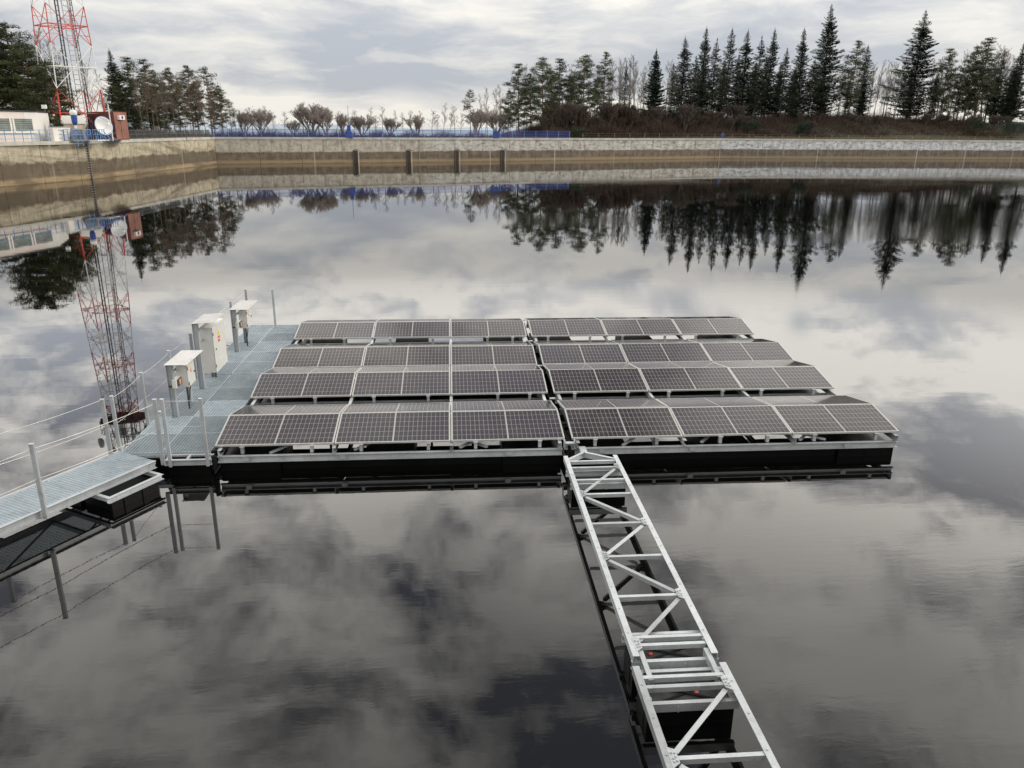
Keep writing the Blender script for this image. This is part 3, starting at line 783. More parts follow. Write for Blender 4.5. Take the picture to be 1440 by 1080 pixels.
mb = MB(); mb.beam((xl+.02, -.72, TZ-.07), (xl+.36, -.40, TZ-.07), .012, .10); mb.beam((xl+.36, -.40, TZ-.07), (xr-.02, -.72, TZ-.07), .012, .10)
mb.beam((xl+.02, -.72, TZ-.015), (xl+.36, -.40, TZ-.015), .05, .008); mb.beam((xl+.36, -.40, TZ-.015), (xr-.02, -.72, TZ-.015), .05, .008)
mb.box((xl+.31, -.41, .27), (xl+.43, -.12, .38)); mb.build('coupling', M['steel'], t1)
def truss_float(par, y0, y1, cap, dz=0.0):
    x0, x1 = 6.20, 7.12; kids = []
    f = MB(); f.box((x0, y0-.02, -.45), (x1, y1+.02, .165)); f.box((x0-.006, y0+.1, -.2), (x0-.0005, y0+.2, .1))
    kids.append(f.build('float', M['black'], par, bevel=.012))
    l = MB(); l.box((x0+.03, y0+.0, .166), (x1-.03, y1, .18)); lid = l.build('float_lid', M['lid'], par, bevel=.005); kids.append(lid)
    s = MB(); s.beam((x0+.06, y0+.03, .187), (x1-.06, y1-.03, .187), .03, .006); s.beam((x0+.06, y1-.03, .194), (x1-.06, y0+.03, .194), .03, .006); s.build('strap', M['strap'], lid)
    c = MB(); c.lathe((cap, (y0+y1)/2-.01, .181), [(.001, .02), (.022, .02), (.024, 0), (.001, 0)], 10); c.build('filler_cap', M['redcap'], lid)
    fr = MB()
    fr.channel((x0-.03, y0-.045, .285), (x1+.03, y0-.045, .285), .05, .10, -1); fr.channel((x0-.03, y1+.045, .285), (x1+.03, y1+.045, .285), .05, .10, 1)
    for x in (x0+.3, x1-.35): fr.box((x, y0-.078, .18), (x+.012, y0-.0705, .25))
    for x in (x0+.02, x1-.02):
        fr.box((x-.02, y0-.02, .286), (x+.02, y0+.03, TZ-.1)); fr.box((x-.02, y1-.03, .286), (x+.02, y1+.02, TZ-.1))
    kids.append(fr.build('float_frame', M['steel'], par))
    for o in kids: o.location.z += dz
truss_float(t1, -1.44, -1.02, 6.52)
truss_float(t1, -6.03, -5.64, 6.45, .03)
truss_float(t2, -6.70, -6.30, 6.78, .035)
truss_float(t2, -12.6, -12.1, 6.6)

# ------------------------------------------------------------------ fences and small things on the wall
def along(i, t, d=0.0, z=TOP):
    a, b = BAS[i], BAS[(i+1) % NB]; p = a.lerp(b, t)+miter[i].lerp(miter[(i+1) % NB], t)*d; p.z = z; return p
def railing(label, pts, mat, h, step, rails, thick=.05, pick=0, cat='railing', name='railing', group='railings on top of the reservoir wall', wire=False):
    t = thing(name, label, cat, pts[0], group)
    for a, b in zip(pts[:-1], pts[1:]):
        L = (b-a).length; n = max(1, round(L/step))
        for k in range(n+1):
            if k == n and b is not pts[-1]: continue
            p = a.lerp(b, k/n); mb = MB(); mb.beam(p, p+V((0, 0, h)), thick, thick); mb.build('post', M['lblue'] if pick == .14 else mat, t)
        mb = MB()
        for rz in rails: mb.beam(a+V((0, 0, rz*h)), b+V((0, 0, rz*h)), thick*(.35 if wire else .8), thick*(.35 if wire else .8))
        mb.build('rail', mat, t)
        if pick:
            for k in range(n):
                mb = MB(); q0, q1 = a.lerp(b, k/n), a.lerp(b, (k+1)/n); m_ = max(2, int((q1-q0).length/pick))
                for j in range(1, m_):
                    p = q0.lerp(q1, j/m_); mb.beam(p+V((0, 0, .1)), p+V((0, 0, h-.04)), pick*.3, .02)
                mb.build('picket_panel', mat, t)
    return t
railing('faded blue tube railing in front of the white building at the left edge', [along(0, .62, .7), along(0, .975, .7)], M['lblue'], 1.15, 1.15, (1, .62, .25), .05)
railing('dark grey railing below the pine wood right of the brown container', [along(1, .25, 1.0), along(1, 1, .9)], M['greyrail'], 1.1, 2.0, (1, .55, .1), .05, .35)
# dark guide frames on the far wall
def wall_point_px(u):
    """point on the basin wall at the bearing of u"""
    d = ray(u, 300); d = V((d.x, d.y, 0))
    for i in range(1, 6):
        a, b = BAS[i], BAS[i+1]; e = b-a; den = d.x*e.y-d.y*e.x
        w = V((a.x-CAM.x, a.y-CAM.y, 0)); s = (w.x*e.y-w.y*e.x)/den; r = (w.x*d.y-w.y*d.x)/den
        if s > 0 and 0 <= r <= 1: return a+e*r, e.normalized(), V((-e.y, e.x, 0)).normalized()
d0 = .9
bf = [along(2, .01, d0), along(2, 1, d0), wall_point_px(801)[0]+miter[3]*d0+V((0, 0, TOP))]
railing('bright blue picket fence along the far wall below the bare trees', bf, M['blue'], 1.3, 2.6, (.98, .5, .06), .07, .14, 'fence', 'picket_fence')
railing('thin wire fence on wooden posts along the foot of the wooded bank', [along(3, .5, 2.5, 4.12), along(3, 1, 2.5, 4.12), along(4, 1, 2.5, 4.12)], M['wood'], 1.0, 4.0, (.95, .5), .09, 0, 'fence', 'wire_fence', wire=True)

def blue_pillar():
    p = along(2, .52, .5); q = spot(491, 192, 142); p = V((q.x, q.y+.2, TOP))
    t = thing('blue_pillar', 'squat blue pillar with a thin mast standing on the far wall among the fence', 'pillar', p)
    mb = MB(); mb.hexa([p+V(v) for v in ((-.6, -.4, 0), (.6, -.4, 0), (.6, .4, 0), (-.6, .4, 0), (-.45, -.35, 1.0), (.45, -.35, 1.0), (.45, .35, 1.0), (-.45, .35, 1.0))])
    mb.build('base', M['blue'], t)
    mb = MB(); mb.box(p+V((-.28, -.25, 1.01)), p+V((.28, .25, 2.0))); mb.build('head', M['blue'], t)
    mb = MB(); mb.tube(p+V((0, 0, 2.01)), p+V((0, 0, 5.2)), .05, .03); mb.build('mast', M['greyrail'], t)
blue_pillar()
for u, lab in ((697, 'blue metal box set into the fence right of the blue pillar'), ):
    q = spot(u, 192, 146); t = thing('blue_box', lab, 'box', (q.x, q.y, TOP))
    mb = MB(); mb.box((q.x-.5, q.y-.3, TOP), (q.x+.5, q.y+.3, TOP+1.1)); mb.build('housing', M['blue'], t, bevel=.03)
    mb = MB(); mb.box((q.x-.58, q.y-.38, TOP+1.105), (q.x+.58, q.y+.38, TOP+1.18)); mb.build('lid', M['blue'], t)
q = spot(1016, 190, 188); t = thing('blue_hydrant', 'small blue hydrant behind the far wall below the spruces', 'hydrant', (q.x, q.y, 4.1))
mb = MB(); mb.lathe((q.x, q.y, 4.1), [(.3, 0), (.3, .15), (.18, .2), (.18, .9), (.26, 1.0), (.2, 1.2), (.001, 1.3)], 10); mb.build('body', M['blue'], t)
mb = MB(); mb.tube((q.x-.55, q.y, 4.85), (q.x+.55, q.y, 4.85), .1); mb.build('outlet', M['blue'], t)

for k, u in enumerate((504, 577, 643, 706)):
    p, e, n = wall_point_px(u)
    t = thing('intake_frame', 'arched steel guide with dark shading plate on the far wall, %s from the left' % ORD[k], 'intake guide', p, 'intake guides on the far wall')
    w = .46
    mb = MB(); a = p-n*.04
    mb.hexa([a-e*w*1.0-V((0, 0, 1)), a+e*w*.8-V((0, 0, 1)), a+e*w*.8+n*.03-V((0, 0, 1)), a-e*w+n*.03-V((0, 0, 1)),
             a-e*w+V((0, 0, 2.05)), a+e*w*.8+V((0, 0, 2.05)), a+e*w*.8+n*.03+V((0, 0, 2.05)), a-e*w+n*.03+V((0, 0, 2.05))])
    mb.build('shading_plate', M['dark_brown'], t)  # flat dark plate carries the soft shading beside the guide
    mb = MB(); f = p-n*.45; pr = None
    for j in range(9):
        an = math.pi*j/8; q = f+e*(math.cos(an)*w)+V((0, 0, 1.95+.3*math.sin(an)))
        if pr: mb.tube(pr, q, .06, n=6)
        pr = q
    mb.tube(f-e*w-V((0, 0, .8)), f-e*w+V((0, 0, 1.95)), .06, n=6)
    for z in (0.4, 1.5): mb.tube(f-e*w+V((0, 0, z)), f-e*w+n*.42+V((0, 0, z)), .04, n=5)
    mb.build('guide_arch', M['ladder'], t)
    mb = MB(); mb.beam(f+e*w-V((0, 0, .8)), f+e*w+V((0, 0, 1.95)), .16, .16); mb.build('pale_guide', M['coping'], t)

# wall ladder at the left corner
p, e, n = BAS[1].copy(), (BAS[2]-BAS[1]).normalized(), None
p = p+e*-.1; nn = (BAS[1]-CAM); nn.z = 0; nn.normalize(); sd = V((nn.y, -nn.x, 0))
p = BAS[1]-nn*.35+sd*-.2
lt = thing('wall_ladder', 'rusty steel ladder going down the corner of the left wall into the water', 'ladder', p)
for s in (-.26, .26):
    mb = MB(); mb.beam(p+sd*s-V((0, 0, 1)), p+sd*s+V((0, 0, TOP)), .07, .07); mb.build('side_rail', M['greywall'] if s < 0 else M['conc'], lt)
for k in range(17):
    mb = MB(); z = -.3+k*.27; mb.beam(p-sd*.25+V((0, 0, z)), p+sd*.25+V((0, 0, z)), .05, .05); mb.build('rung', M['coping'], lt)
mb = MB(); mb.hexa([p+nn*.18+sd*s+V((0, 0, z)) + nn*d_ for z in (-1, 3.84) for s, d_ in ((-.2, 0), (.2, 0), (.2, .08), (-.2, .08))]); mb.build('dark_backing', M['dark_brown'], lt)  # flat dark slab behind the rungs in place of a groove
# small dark outlets in the left wall
for k, u in enumerate((61, 77)):
    d = ray(u, 204); a, b = BAS[0], BAS[1]; ee = (b-a).normalized(); dn = V((-ee.y, ee.x, 0)); s = ((a-CAM).dot(dn))/d.dot(dn); q = CAM+d*s
    t = thing('wall_outlet', 'small dark slot in the warm wall, %s of two left of the ladder' % ('left' if k == 0 else 'right'), 'outlet', q, 'slots in the left wall')
    mb = MB(); mb.beam(q-ee*.55-dn*.02, q+ee*.55-dn*.02, .04, .22); mb.build('opening', M['dark_brown'], t)
    mb = MB(); mb.beam(q-ee*.65-dn*.05+V((0, 0, .15)), q+ee*.65-dn*.05+V((0, 0, .15)), .10, .05); mb.build('lintel', M['greywall'], t)

# access platform above the ladder
q = spot(113, 198, 101); q.z = 4.2
t = thing('access_platform', 'blue caged access platform overhanging the left corner wall above the ladder', 'platform', q)
ex = (BAS[1]-BAS[0]).normalized(); ey = V((ex.y, -ex.x, 0)); q = along(0, .975, 0.3) 
mb = MB(); mb.beam(q-ex*.2+ey*.2, q+ex*3.0+ey*.2, 1.2, .08); mb.build('floor_plate', M['conc'], t)
mb = MB()
for yy in (-.35, .75):
    for k in range(6): mb.beam(q+ex*(k*.56)+ey*yy+V((0, 0, -.0)), q+ex*(k*.56)+ey*yy+V((0, 0, 1.2)), .06, .06)
    for z in (.1, .65, 1.2): mb.beam(q+ey*yy+V((0, 0, z)), q+ex*2.8+ey*yy+V((0, 0, z)), .06, .06)
mb.build('cage_rails', M['lblue'], t)
mb = MB()
for k in range(3): mb.tube(q+ex*(.5+k*.8)+ey*.8+V((0, 0, .1)), q+ex*(.5+k*.8)+ey*.8-V((0, 0, .5)), .05); mb.tube(q+ex*(.5+k*.8)+ey*.8-V((0, 0, .5)), q+ex*(.6+k*.8)+ey*.45-V((0, 0, .6)), .05)
mb.build('hooked_legs', M['lblue'], t)
mb = MB(); mb.lathe(q+ex*2.9+ey*.4+V((0, 0, .75)), [(.001, -.06), (.42, -.06), (.42, .06), (.001, .06)], 18, tuple(ey)); mb.build('blue_disc', M['blue'], t)

# ------------------------------------------------------------------ buildings at the left
def prism(mb, base, zlo, zhi):
    n = len(base); i = len(mb.v)
    mb.v += [(x, y, zlo) for x, y in base]+[(x, y, zhi) for x, y in base]
    for k in range(n): mb.f.append((i+k, i+(k+1) % n, i+n+(k+1) % n, i+n+k))
    mb.f.append(tuple(i+k for k in reversed(range(n)))); mb.f.append(tuple(i+n+k for k in range(n)))
bc = spot(55, 190, 101.5); bc.z = 4.1
back = spot(72, 190, 108); back.z = 4.1
ub = (bc - V((-58, 52, 4.1))); ub.z = 0
fdir = -(BAS[1]-BAS[0]).normalized()                 # along the facade towards the left/near
b0 = V((bc.x, bc.y, 0)); b1 = b0+fdir*30; sdv = V((back.x, back.y, 0))-b0; b2 = b1+sdv; b3 = V((back.x, back.y, 0))
t = thing('white_building', 'low flat-roofed white building with a strip of windows at the left edge', 'building', bc)
mb = MB(); prism(mb, [(p_.x, p_.y) for p_ in (b0, b3, b2, b1)], 4.1, 7.15); mb.build('walls', M['pinkwall'], t)
mb = MB(); prism(mb, [(p_.x, p_.y) for p_ in (b0-fdir*.06-sdv.normalized()*.06, b3-fdir*.06, b3+fdir*.02, b0+fdir*1.6-sdv.normalized()*.06)], 4.1, 7.1); mb.build('white_end_wall', M['whitewall'], t)
mb = MB(); prism(mb, [(p_.x, p_.y) for p_ in (b0-fdir*.2-sdv.normalized()*.25, b3-fdir*.2, b2, b1-sdv.normalized()*.25)], 7.152, 7.28); mb.build('roof', M['roofdark'], t)
out = -sdv.normalized()
fn = V((fdir.y, -fdir.x, 0)); fn = fn if fn.dot(CAM-bc) > 0 else -fn
pos = .6
while pos < 28:
    w = 2.7
    a = b0+fdir*pos+fn*.03; c = b0+fdir*(pos+w)+fn*.03
    mb = MB(); mb.hexa([V((v_.x, v_.y, z)) for z in (5.25, 6.45) for v_ in (a, c, c+fn*.02, a+fn*.02)]); wd = mb.build('window', M['window'], t)
    fr = MB()
    for s0, s1 in ((-.06, .14), (w-.14, w+.06)):
        a2 = b0+fdir*(pos+s0)+fn*.03; c2 = b0+fdir*(pos+s1)+fn*.03
        fr.hexa([V((v_.x, v_.y, z)) for z in (5.2, 6.5) for v_ in (a2, c2, c2+fn*.07, a2+fn*.07)])
        fr.build('window_frame', M['whitewall'], wd); fr = MB()
    sl = MB(); a2 = b0+fdir*(pos-.1)+fn*.03; c2 = b0+fdir*(pos+w+.1)+fn*.03
    sl.hexa([V((v_.x, v_.y, z)) for z in (5.02, 5.2) for v_ in (a2, c2, c2+fn*.2, a2+fn*.2)]); sl.build('window_sill', M['whitewall'], wd)
    bl = MB()
    for j in range(5):
        z = 5.4+j*.22; bl.hexa([V((v_.x, v_.y, zz)) for zz in (z, z+.03) for v_ in (a+fn*.021, c+fn*.021, c+fn*.03, a+fn*.03)])
    bl.build('blind_slats', M['greywall'], wd)
    pos += w+.32
# low annex wall
a = spot(73, 190, 100.5); c = spot(98, 190, 104)
t = thing('annex_wall', 'low white parapet wall between the white building and the access platform', 'wall', (a.x, a.y, 4.1))
mb = MB(); mb.beam((a.x, a.y, 4.85), (c.x, c.y, 4.85), .4, 1.5); mb.build('wall_face', M['whitewall'], t)
mb = MB(); mb.beam((a.x, a.y, 5.64), (c.x, c.y, 5.64), .5, .07); mb.build('cap', M['greywall'], t)
# grey hut behind
def hut(name, label, cat, u0, u1, D, z1, depth, wall, roof, z0=4.1, turn=0):
    a = spot(u0, 190, D); c = spot(u1, 190, D+turn); a.z = c.z = z0; e = (c-a); n_ = V((-e.y, e.x, 0)).normalized()*depth
    t = thing(name, label, cat, a)
    mb = MB(); prism(mb, [(p_.x, p_.y) for p_ in (a, c, c+n_, a+n_)], z0, z1); mb.build('walls', wall, t)
    m_ = n_.normalized()*.15; k_ = e.normalized()*.15
    mb = MB(); prism(mb, [(p_.x, p_.y) for p_ in (a-m_-k_, c-m_+k_, c+n_+m_+k_, a+n_+m_-k_)], z1+.002, z1+.1); mb.build('roof', roof, t)
    return t, a, c, e.normalized(), -n_.normalized()
t, a, c, e, nf = hut('grey_hut', 'grey flat-roofed hut behind the green bush, left of the tower foot', 'hut', 82, 117, 112, 7.35, 5, M['greywall'], M['whitewall'])
mb = MB(); qq = a+e*.9+nf*.01; mb.hexa([V((v_.x, v_.y, z)) for z in (6.55, 6.95) for v_ in (qq, qq+e*.7, qq+e*.7+nf*.25, qq+nf*.25)]); mb.build('vent_hood', M['ladder'], t)
mb = MB(); qq = a+e*.5+nf*.01; mb.hexa([V((v_.x, v_.y, z)) for z in (6.15, 6.22) for v_ in (qq, qq+e*1.6, qq+e*1.6+nf*.1, qq+nf*.1)]); mb.build('ledge', M['whitewall'], t)
# beige hut with gable
a = spot(110, 190, 106); c = spot(122, 190, 107)
t = thing('beige_hut', 'tiny beige hut with a pitched roof at the foot of the radio tower', 'hut', (a.x, a.y, 4.1))
e = (c-a); e.z = 0; wl = e.length; e.normalize(); n_ = V((-e.y, e.x, 0)); a.z = 4.1
mb = MB(); prism(mb, [(p_.x, p_.y) for p_ in (a, a+e*wl, a+e*wl+n_*2, a+n_*2)], 4.1, 6.0); mb.build('walls', M['beige'], t)
mb = MB(); r0, r1 = a-e*.1-n_*.15, a+e*(wl+.1)-n_*.15; z = V((0, 0, 1))
mb.hexa([r0+z*1.905, r1+z*1.905, r1+n_*2.3+z*1.905, r0+n_*2.3+z*1.905, r0+e*(wl*.35)+z*2.8, r1-e*(wl*.35)+z*2.8, r1-e*(wl*.35)+n_*2.3+z*2.8, r0+e*(wl*.35)+n_*2.3+z*2.8])
mb.build('roof', M['whitewall'], t)
# concrete ramp block
a = spot(99, 192, 103); c = spot(119, 192, 104.5); e = (c-a); e.z = 0; wl = e.length; e.normalize(); n_ = V((-e.y, e.x, 0)); a.z = 4.1
t = thing('concrete_block', 'sloped dark grey concrete block behind the blue access platform', 'concrete block', a)
mb = MB(); mb.hexa([a, a+e*wl, a+e*wl+n_*1.5, a+n_*1.5, a+e*.8+z*1.35, a+e*(wl-.15)+z*1.35, a+e*(wl-.15)+n_*1.4+z*1.35, a+e*.8+n_*1.4+z*1.35]); mb.build('block', M['conc'], t, bevel=.05)
mb = MB(); mb.hexa([v_+z*1.352 for v_ in (a+e*.9+n_*.1, a+e*(wl-.4)+n_*.1, a+e*(wl-.4)+n_*1.2, a+e*.9+n_*1.2)]+[v_+z*1.45 for v_ in (a+e*.9+n_*.1, a+e*(wl-.4)+n_*.1, a+e*(wl-.4)+n_*1.2, a+e*.9+n_*1.2)]); mb.build('hatch', M['greywall'], t)
# white box on the roof
q = spot(64, 160, 104); t = thing('roof_lamp', 'white square floodlight on a short stalk on the white building roof', 'lamp', (q.x, q.y, 7.28))
mb = MB(); mb.tube((q.x, q.y, 7.28), (q.x, q.y, 7.55), .05); mb.build('stalk', M['greyrail'], t)
mb = MB(); mb.box((q.x-.22, q.y-.2, 7.552), (q.x+.22, q.y+.1, 7.95)); mb.build('lamp_head', M['white'], t)
# blue and white searchlight mast
q = spot(108, 190, 104.5); q.z = 4.1; t = thing('signal_mast', 'white post with a blue barrel and white cap beside the tower foot', 'mast', q)
mb = MB(); mb.tube(q, q+z*1.75, .13); mb.build('post', M['white'], t)
mb = MB(); mb.lathe(q+z*1.752, [(.15, 0), (.3, .3), (.32, 1.0), (.28, 1.1), (.001, 1.1)], 12); mb.build('barrel', M['blue'], t)
mb = MB(); mb.lathe(q+z*2.855, [(.36, 0), (.4, .25), (.3, .5), (.001, .55)], 12); mb.build('cap', M['white'], t)

# container
a = spot(163, 189, 106); a.z = 4.25
front = spot(181.5, 189, 108.5); side = spot(126, 189, 114); front.z = side.z = 4.25
f_ = front-a; s_ = side-a
t = thing('brown_container', 'brown red sheet metal container cabin right of the radio tower', 'container', a)
H = 3.15
mb = MB(); prism(mb, [(p_.x, p_.y) for p_ in (a, front, front+s_, side)], 4.25, 4.25+H); mb.build('walls', M['brownred'], t)
mb = MB(); fu = f_.normalized(); su = s_.normalized(); nrm = V((fu.y, -fu.x, 0)); ns = V((-su.y, su.x, 0))
if nrm.dot(CAM-a) < 0: nrm = -nrm
if ns.dot(CAM-a) < 0: ns = -ns
for k in range(int(s_.length/.4)):
    b_ = a+su*(.2+k*.4); mb.beam(b_+ns*.02+z*.1, b_+ns*.02+z*(H-.1), .12, .04, tuple(ns))
mb.build('side_ribs', M['brownred'], t)
mb = MB(); mb.hexa([a+fu*.06+nrm*.012+z*.08, front-fu*.06+nrm*.012+z*.08, front-fu*.06+nrm*.03+z*.08, a+fu*.06+nrm*.03+z*.08] + [a+fu*.06+nrm*.012+z*(H-.08), front-fu*.06+nrm*.012+z*(H-.08), front-fu*.06+nrm*.03+z*(H-.08), a+fu*.06+nrm*.03+z*(H-.08)]); mb.build('front_cladding', M['brownlite'], t)
mb = MB(); fl_ = f_.length
c0, c1 = a+fu*(fl_*.45)+nrm*.031, a+fu*(fl_*.85)+nrm*.031
mb.hexa([c0+z*.12, c1+z*.12, c1+nrm*.03+z*.12, c0+nrm*.03+z*.12, c0+z*2.1, c1+z*2.1, c1+nrm*.03+z*2.1, c0+nrm*.03+z*2.1]); d_ = mb.build('door', M['brownlite'], t)
mb = MB(); mb.box(c0+nrm*.05+z*1.05-V((.05, .05, .05)), c0+nrm*.05+z*1.05+V((.05, .05, .05))); mb.build('handle', M['greyrail'], d_)
mb = MB(); c0, c1 = a+fu*(fl_*.25)+nrm*.032, a+fu*(fl_*.65)+nrm*.032
mb.hexa([c0+z*2.25, c1+z*2.25, c1+nrm*.3+z*2.25, c0+nrm*.3+z*2.25, c0+z*2.75, c1+z*2.75, c1+nrm*.3+z*2.75, c0+nrm*.3+z*2.75]); ac = mb.build('air_conditioner', M['white'], t)
mb = MB(); mb.lathe((c0+c1)/2+z*2.5+nrm*.301, [(.001, .01), (.18, .01), (.18, 0)], 12, tuple(nrm)); mb.build('fan_grille', M['dark'], ac)

# slim white pole
q = spot(158, 190, 103); q.z = TOP; t = thing('white_pole', 'slim white camera pole in front of the brown container', 'pole', q)
mb = MB(); mb.tube(q, q+z*4.0, .07, .05, 8); mb.build('pole', M['white'], t)
mb = MB(); mb.box(q+V((-.35, -.1, 4.01)), q+V((.3, .15, 4.25))); mb.tube(q+V((-.2, 0, 4.26)), q+V((-.2, 0, 4.7)), .12); mb.build('camera_head', M['greywall'], t)

# satellite dish on blue frame
q = spot(146, 177, 105); t = thing('satellite_dish', 'large white dish antenna on a blue tube frame at the corner of the wall', 'satellite dish', (q.x, q.y, TOP))
ax = (V((CAM.x, CAM.y, CAM.z))-q).normalized(); ax = (ax+V((.9, 0, .35))).normalized()
prof = [(.001, .0)]+[(1.05*k/8, .5*(k/8)**2) for k in range(1, 9)]
prof = [(r_, -.55+zz) for r_, zz in prof]
mb = MB(); mb.lathe(q, [(r_, zz) for r_, zz in prof]+[(1.01, .04)]+[(.99*(8-k)/8+.001, -.5+.54*((8-k)/8)**2) for k in range(0, 9)], 24, tuple(ax)); mb.build('dish', M['white'], t, smooth=True)
mb = MB()
qd = ax.to_track_quat('Z', 'Y')
for k in range(12):
    an = 2*math.pi*k/12; o_ = qd@V((math.cos(an), math.sin(an), 0)); o2 = qd@V((math.cos(an+.52), math.sin(an+.52), 0))
    mb.tube(q+o_*1.07, q+o_*.35-ax*.95, .03, n=5); mb.tube(q+o_*1.07, q+o2*1.07, .035, n=5); mb.tube(q+o_*.35-ax*.95, q+o2*.35-ax*.95, .03, n=5)
mb.build('support_ring', M['lblue'], t)
mb = MB()
for dx, dy in ((-.9, -.6), (.9, -.6), (.9, .8), (-.9, .8)):
    mb.tube(V((q.x+dx, q.y+dy, TOP)), q-ax*.8, .05, n=6)
    mb.tube(V((q.x+dx, q.y+dy, TOP)), V((q.x-dx, q.y+dy, TOP+.9)), .03, n=5)
mb.build('mount', M['lblue'], t)
mb = MB()
for an in (0, 2.1, 4.2): mb.tube(q+qd@V((1.0*math.cos(an), 1.0*math.sin(an), .02)), q+ax*.9, .02, n=5)
mb.lathe(q+ax*.85, [(.001, 0), (.12, 0), (.12, .2), (.001, .2)], 10, tuple(ax)); mb.build('feed_horn', M['white'], t)
# small ledge platform below the dish
a = spot(132, 197, 102); c = spot(148, 196, 104)
t = thing('ledge_platform', 'small white ledge with blue hand rail below the dish', 'platform', (a.x, a.y, TOP))
mb = MB(); mb.beam((a.x, a.y, TOP+.06), (c.x, c.y, TOP+.06), 1.0, .1); mb.build('slab', M['white'], t)
mb = MB()
e = V((c.x-a.x, c.y-a.y, 0))
for k in range(6): p_ = V((a.x, a.y, TOP+.11))+e*(k/5); mb.beam(p_, p_+z*1.1, .05, .05)
for h_ in (1.1, .6): mb.beam(V((a.x, a.y, TOP+.11+h_)), V((c.x, c.y, TOP+.11+h_)), .05, .05)
mb.build('hand_rail', M['lblue'], t)

# ------------------------------------------------------------------ radio tower
def tower():
    D = 112
    tc = spot(89.5, 63, D)          # centre of the leg nodes at the lower ring
    base = V((tc.x, tc.y, 4.1))
    nn_ = V((base.x-CAM.x, base.y-CAM.y, 0)).normalized(); sd_ = V((nn_.y, -nn_.x, 0))
    t = thing('radio_tower', 'red and white lattice radio tower with cable ladders rising above the left wood', 'radio tower', base)
    lv = [4.1, 9.9, 14.7, 18.9, 22.6, 26.0, 29.0, 31.7, 36.5]
    def half(z): return 3.42-(z-10)*.058
    # offsets of the four legs in view (side, depth): square turned about 25 degrees
    ang = math.radians(21)
    def leg(k, z):
        a_ = ang+k*math.pi/2+math.pi/4; r_ = half(z); return base+sd_*(r_*math.cos(a_))+nn_*(r_*math.sin(a_))+V((0, 0, z-base.z))
    for i in range(len(lv)-1):
        z0_, z1_ = lv[i], lv[i+1]; zm = (z0_+z1_)/2 if i else z0_+3.1
        mat = M['red'] if i % 2 == 0 else M['white']
        if i == 7: mat = M['greyrail']
        th = .13 if i == 0 else .085
        for k in range(4): mb = MB(); mb.beam(leg(k, z0_), leg(k, z1_), th, th); mb.build('leg', mat, t)
        mb = MB()
        for k in range(4):
            a_, b_ = leg(k, zm), leg((k+1) % 4, zm); mb.beam(a_, b_, .09, .09)
        mb.beam(leg(0, zm), leg(2, zm), .06, .06); mb.beam(leg(1, zm), leg(3, zm), .06, .06)
        mb.build('ring', mat, t)
        mb = MB()
        for k in range(4):
            c_ = (leg(k, zm)+leg((k+1) % 4, zm))/2
            for kk in (k, (k+1) % 4):
                mb.beam(leg(kk, z1_), c_, .06, .06); mb.beam(leg(kk, z0_), c_, .06, .06)
            # secondary struts
            for kk in (k, (k+1) % 4):
                mb.beam(leg(kk, (z0_+zm)/2), leg(kk, z0_).lerp(c_, .5), .035, .035); mb.beam(leg(kk, (z1_+zm)/2), leg(kk, z1_).lerp(c_, .5), .035, .035)
        mb.build('bracing', mat, t)
    # two cable ladders and a climbing cage inside
    for name, ox, oy, w, mat in (('cable_ladder', -.1, .6, .36, M['ladder']), ('cable_ladder', 1.65, -.4, .22, M['ladder']), ('climbing_ladder', -1.2, .3, .45, M['white']), ('climbing_ladder', .9, .4, .6, M['greywall'])):
        mb = MB(); c_ = base+sd_*ox+nn_*oy
        for s_ in (-w/2, w/2): mb.beam(c_+sd_*s_, c_+sd_*(s_-ox*.35)+V((0, 0, 32)), .07, .07)
        for k in range(60): f = k/60; mb.beam(c_+sd_*(-w/2-ox*.35*f)+V((0, 0, 32*f)), c_+sd_*(w/2-ox*.35*f)+V((0, 0, 32*f)), .05, .05)
        if w == .36:
            for s_ in (-.1, .1): mb.beam(c_+sd_*s_+nn_*.08, c_+sd_*(s_+.03)+nn_*.08+V((0, 0, 32)), .05, .04)
        mb.build(name, mat, t)
    # upper platform and aerials, seen in the reflection
    mb = MB(); mb.lathe(base+V((0, 0, 27.8)), [(.5, 0), (2.9, .1), (2.9, .2), (.5, .2)], 16); mb.build('platform', M['greywall'], t)
    mb = MB()
    for k in range(12):
        a_ = k*math.pi/6; p_ = base+sd_*(2.8*math.cos(a_))+nn_*(2.8*math.sin(a_)); mb.tube(p_+V((0, 0, 28.2)), p_+V((0, 0, 29.4)), .05, n=5)
        p2 = base+sd_*(2.8*math.cos(a_+.52))+nn_*(2.8*math.sin(a_+.52)); mb.tube(p_+V((0, 0, 29.4)), p2+V((0, 0, 29.4)), .05, n=5)
    mb.build('platform_rail', M['greyrail'], t)
    for k in range(5):
        a_ = k*1.25+.4; p_ = base+sd_*(2.9*math.cos(a_))+nn_*(2.9*math.sin(a_))+V((0, 0, 30.2+k*.45))
        mb = MB(); mb.lathe(p_, [(.001, 0), (.65, .1), (.7, .4), (.001, .42)], 14, (math.cos(a_)*sd_.x, math.cos(a_)*sd_.y-.5, 0)); mb.build('drum_aerial', M['greywall'], t)
tower()

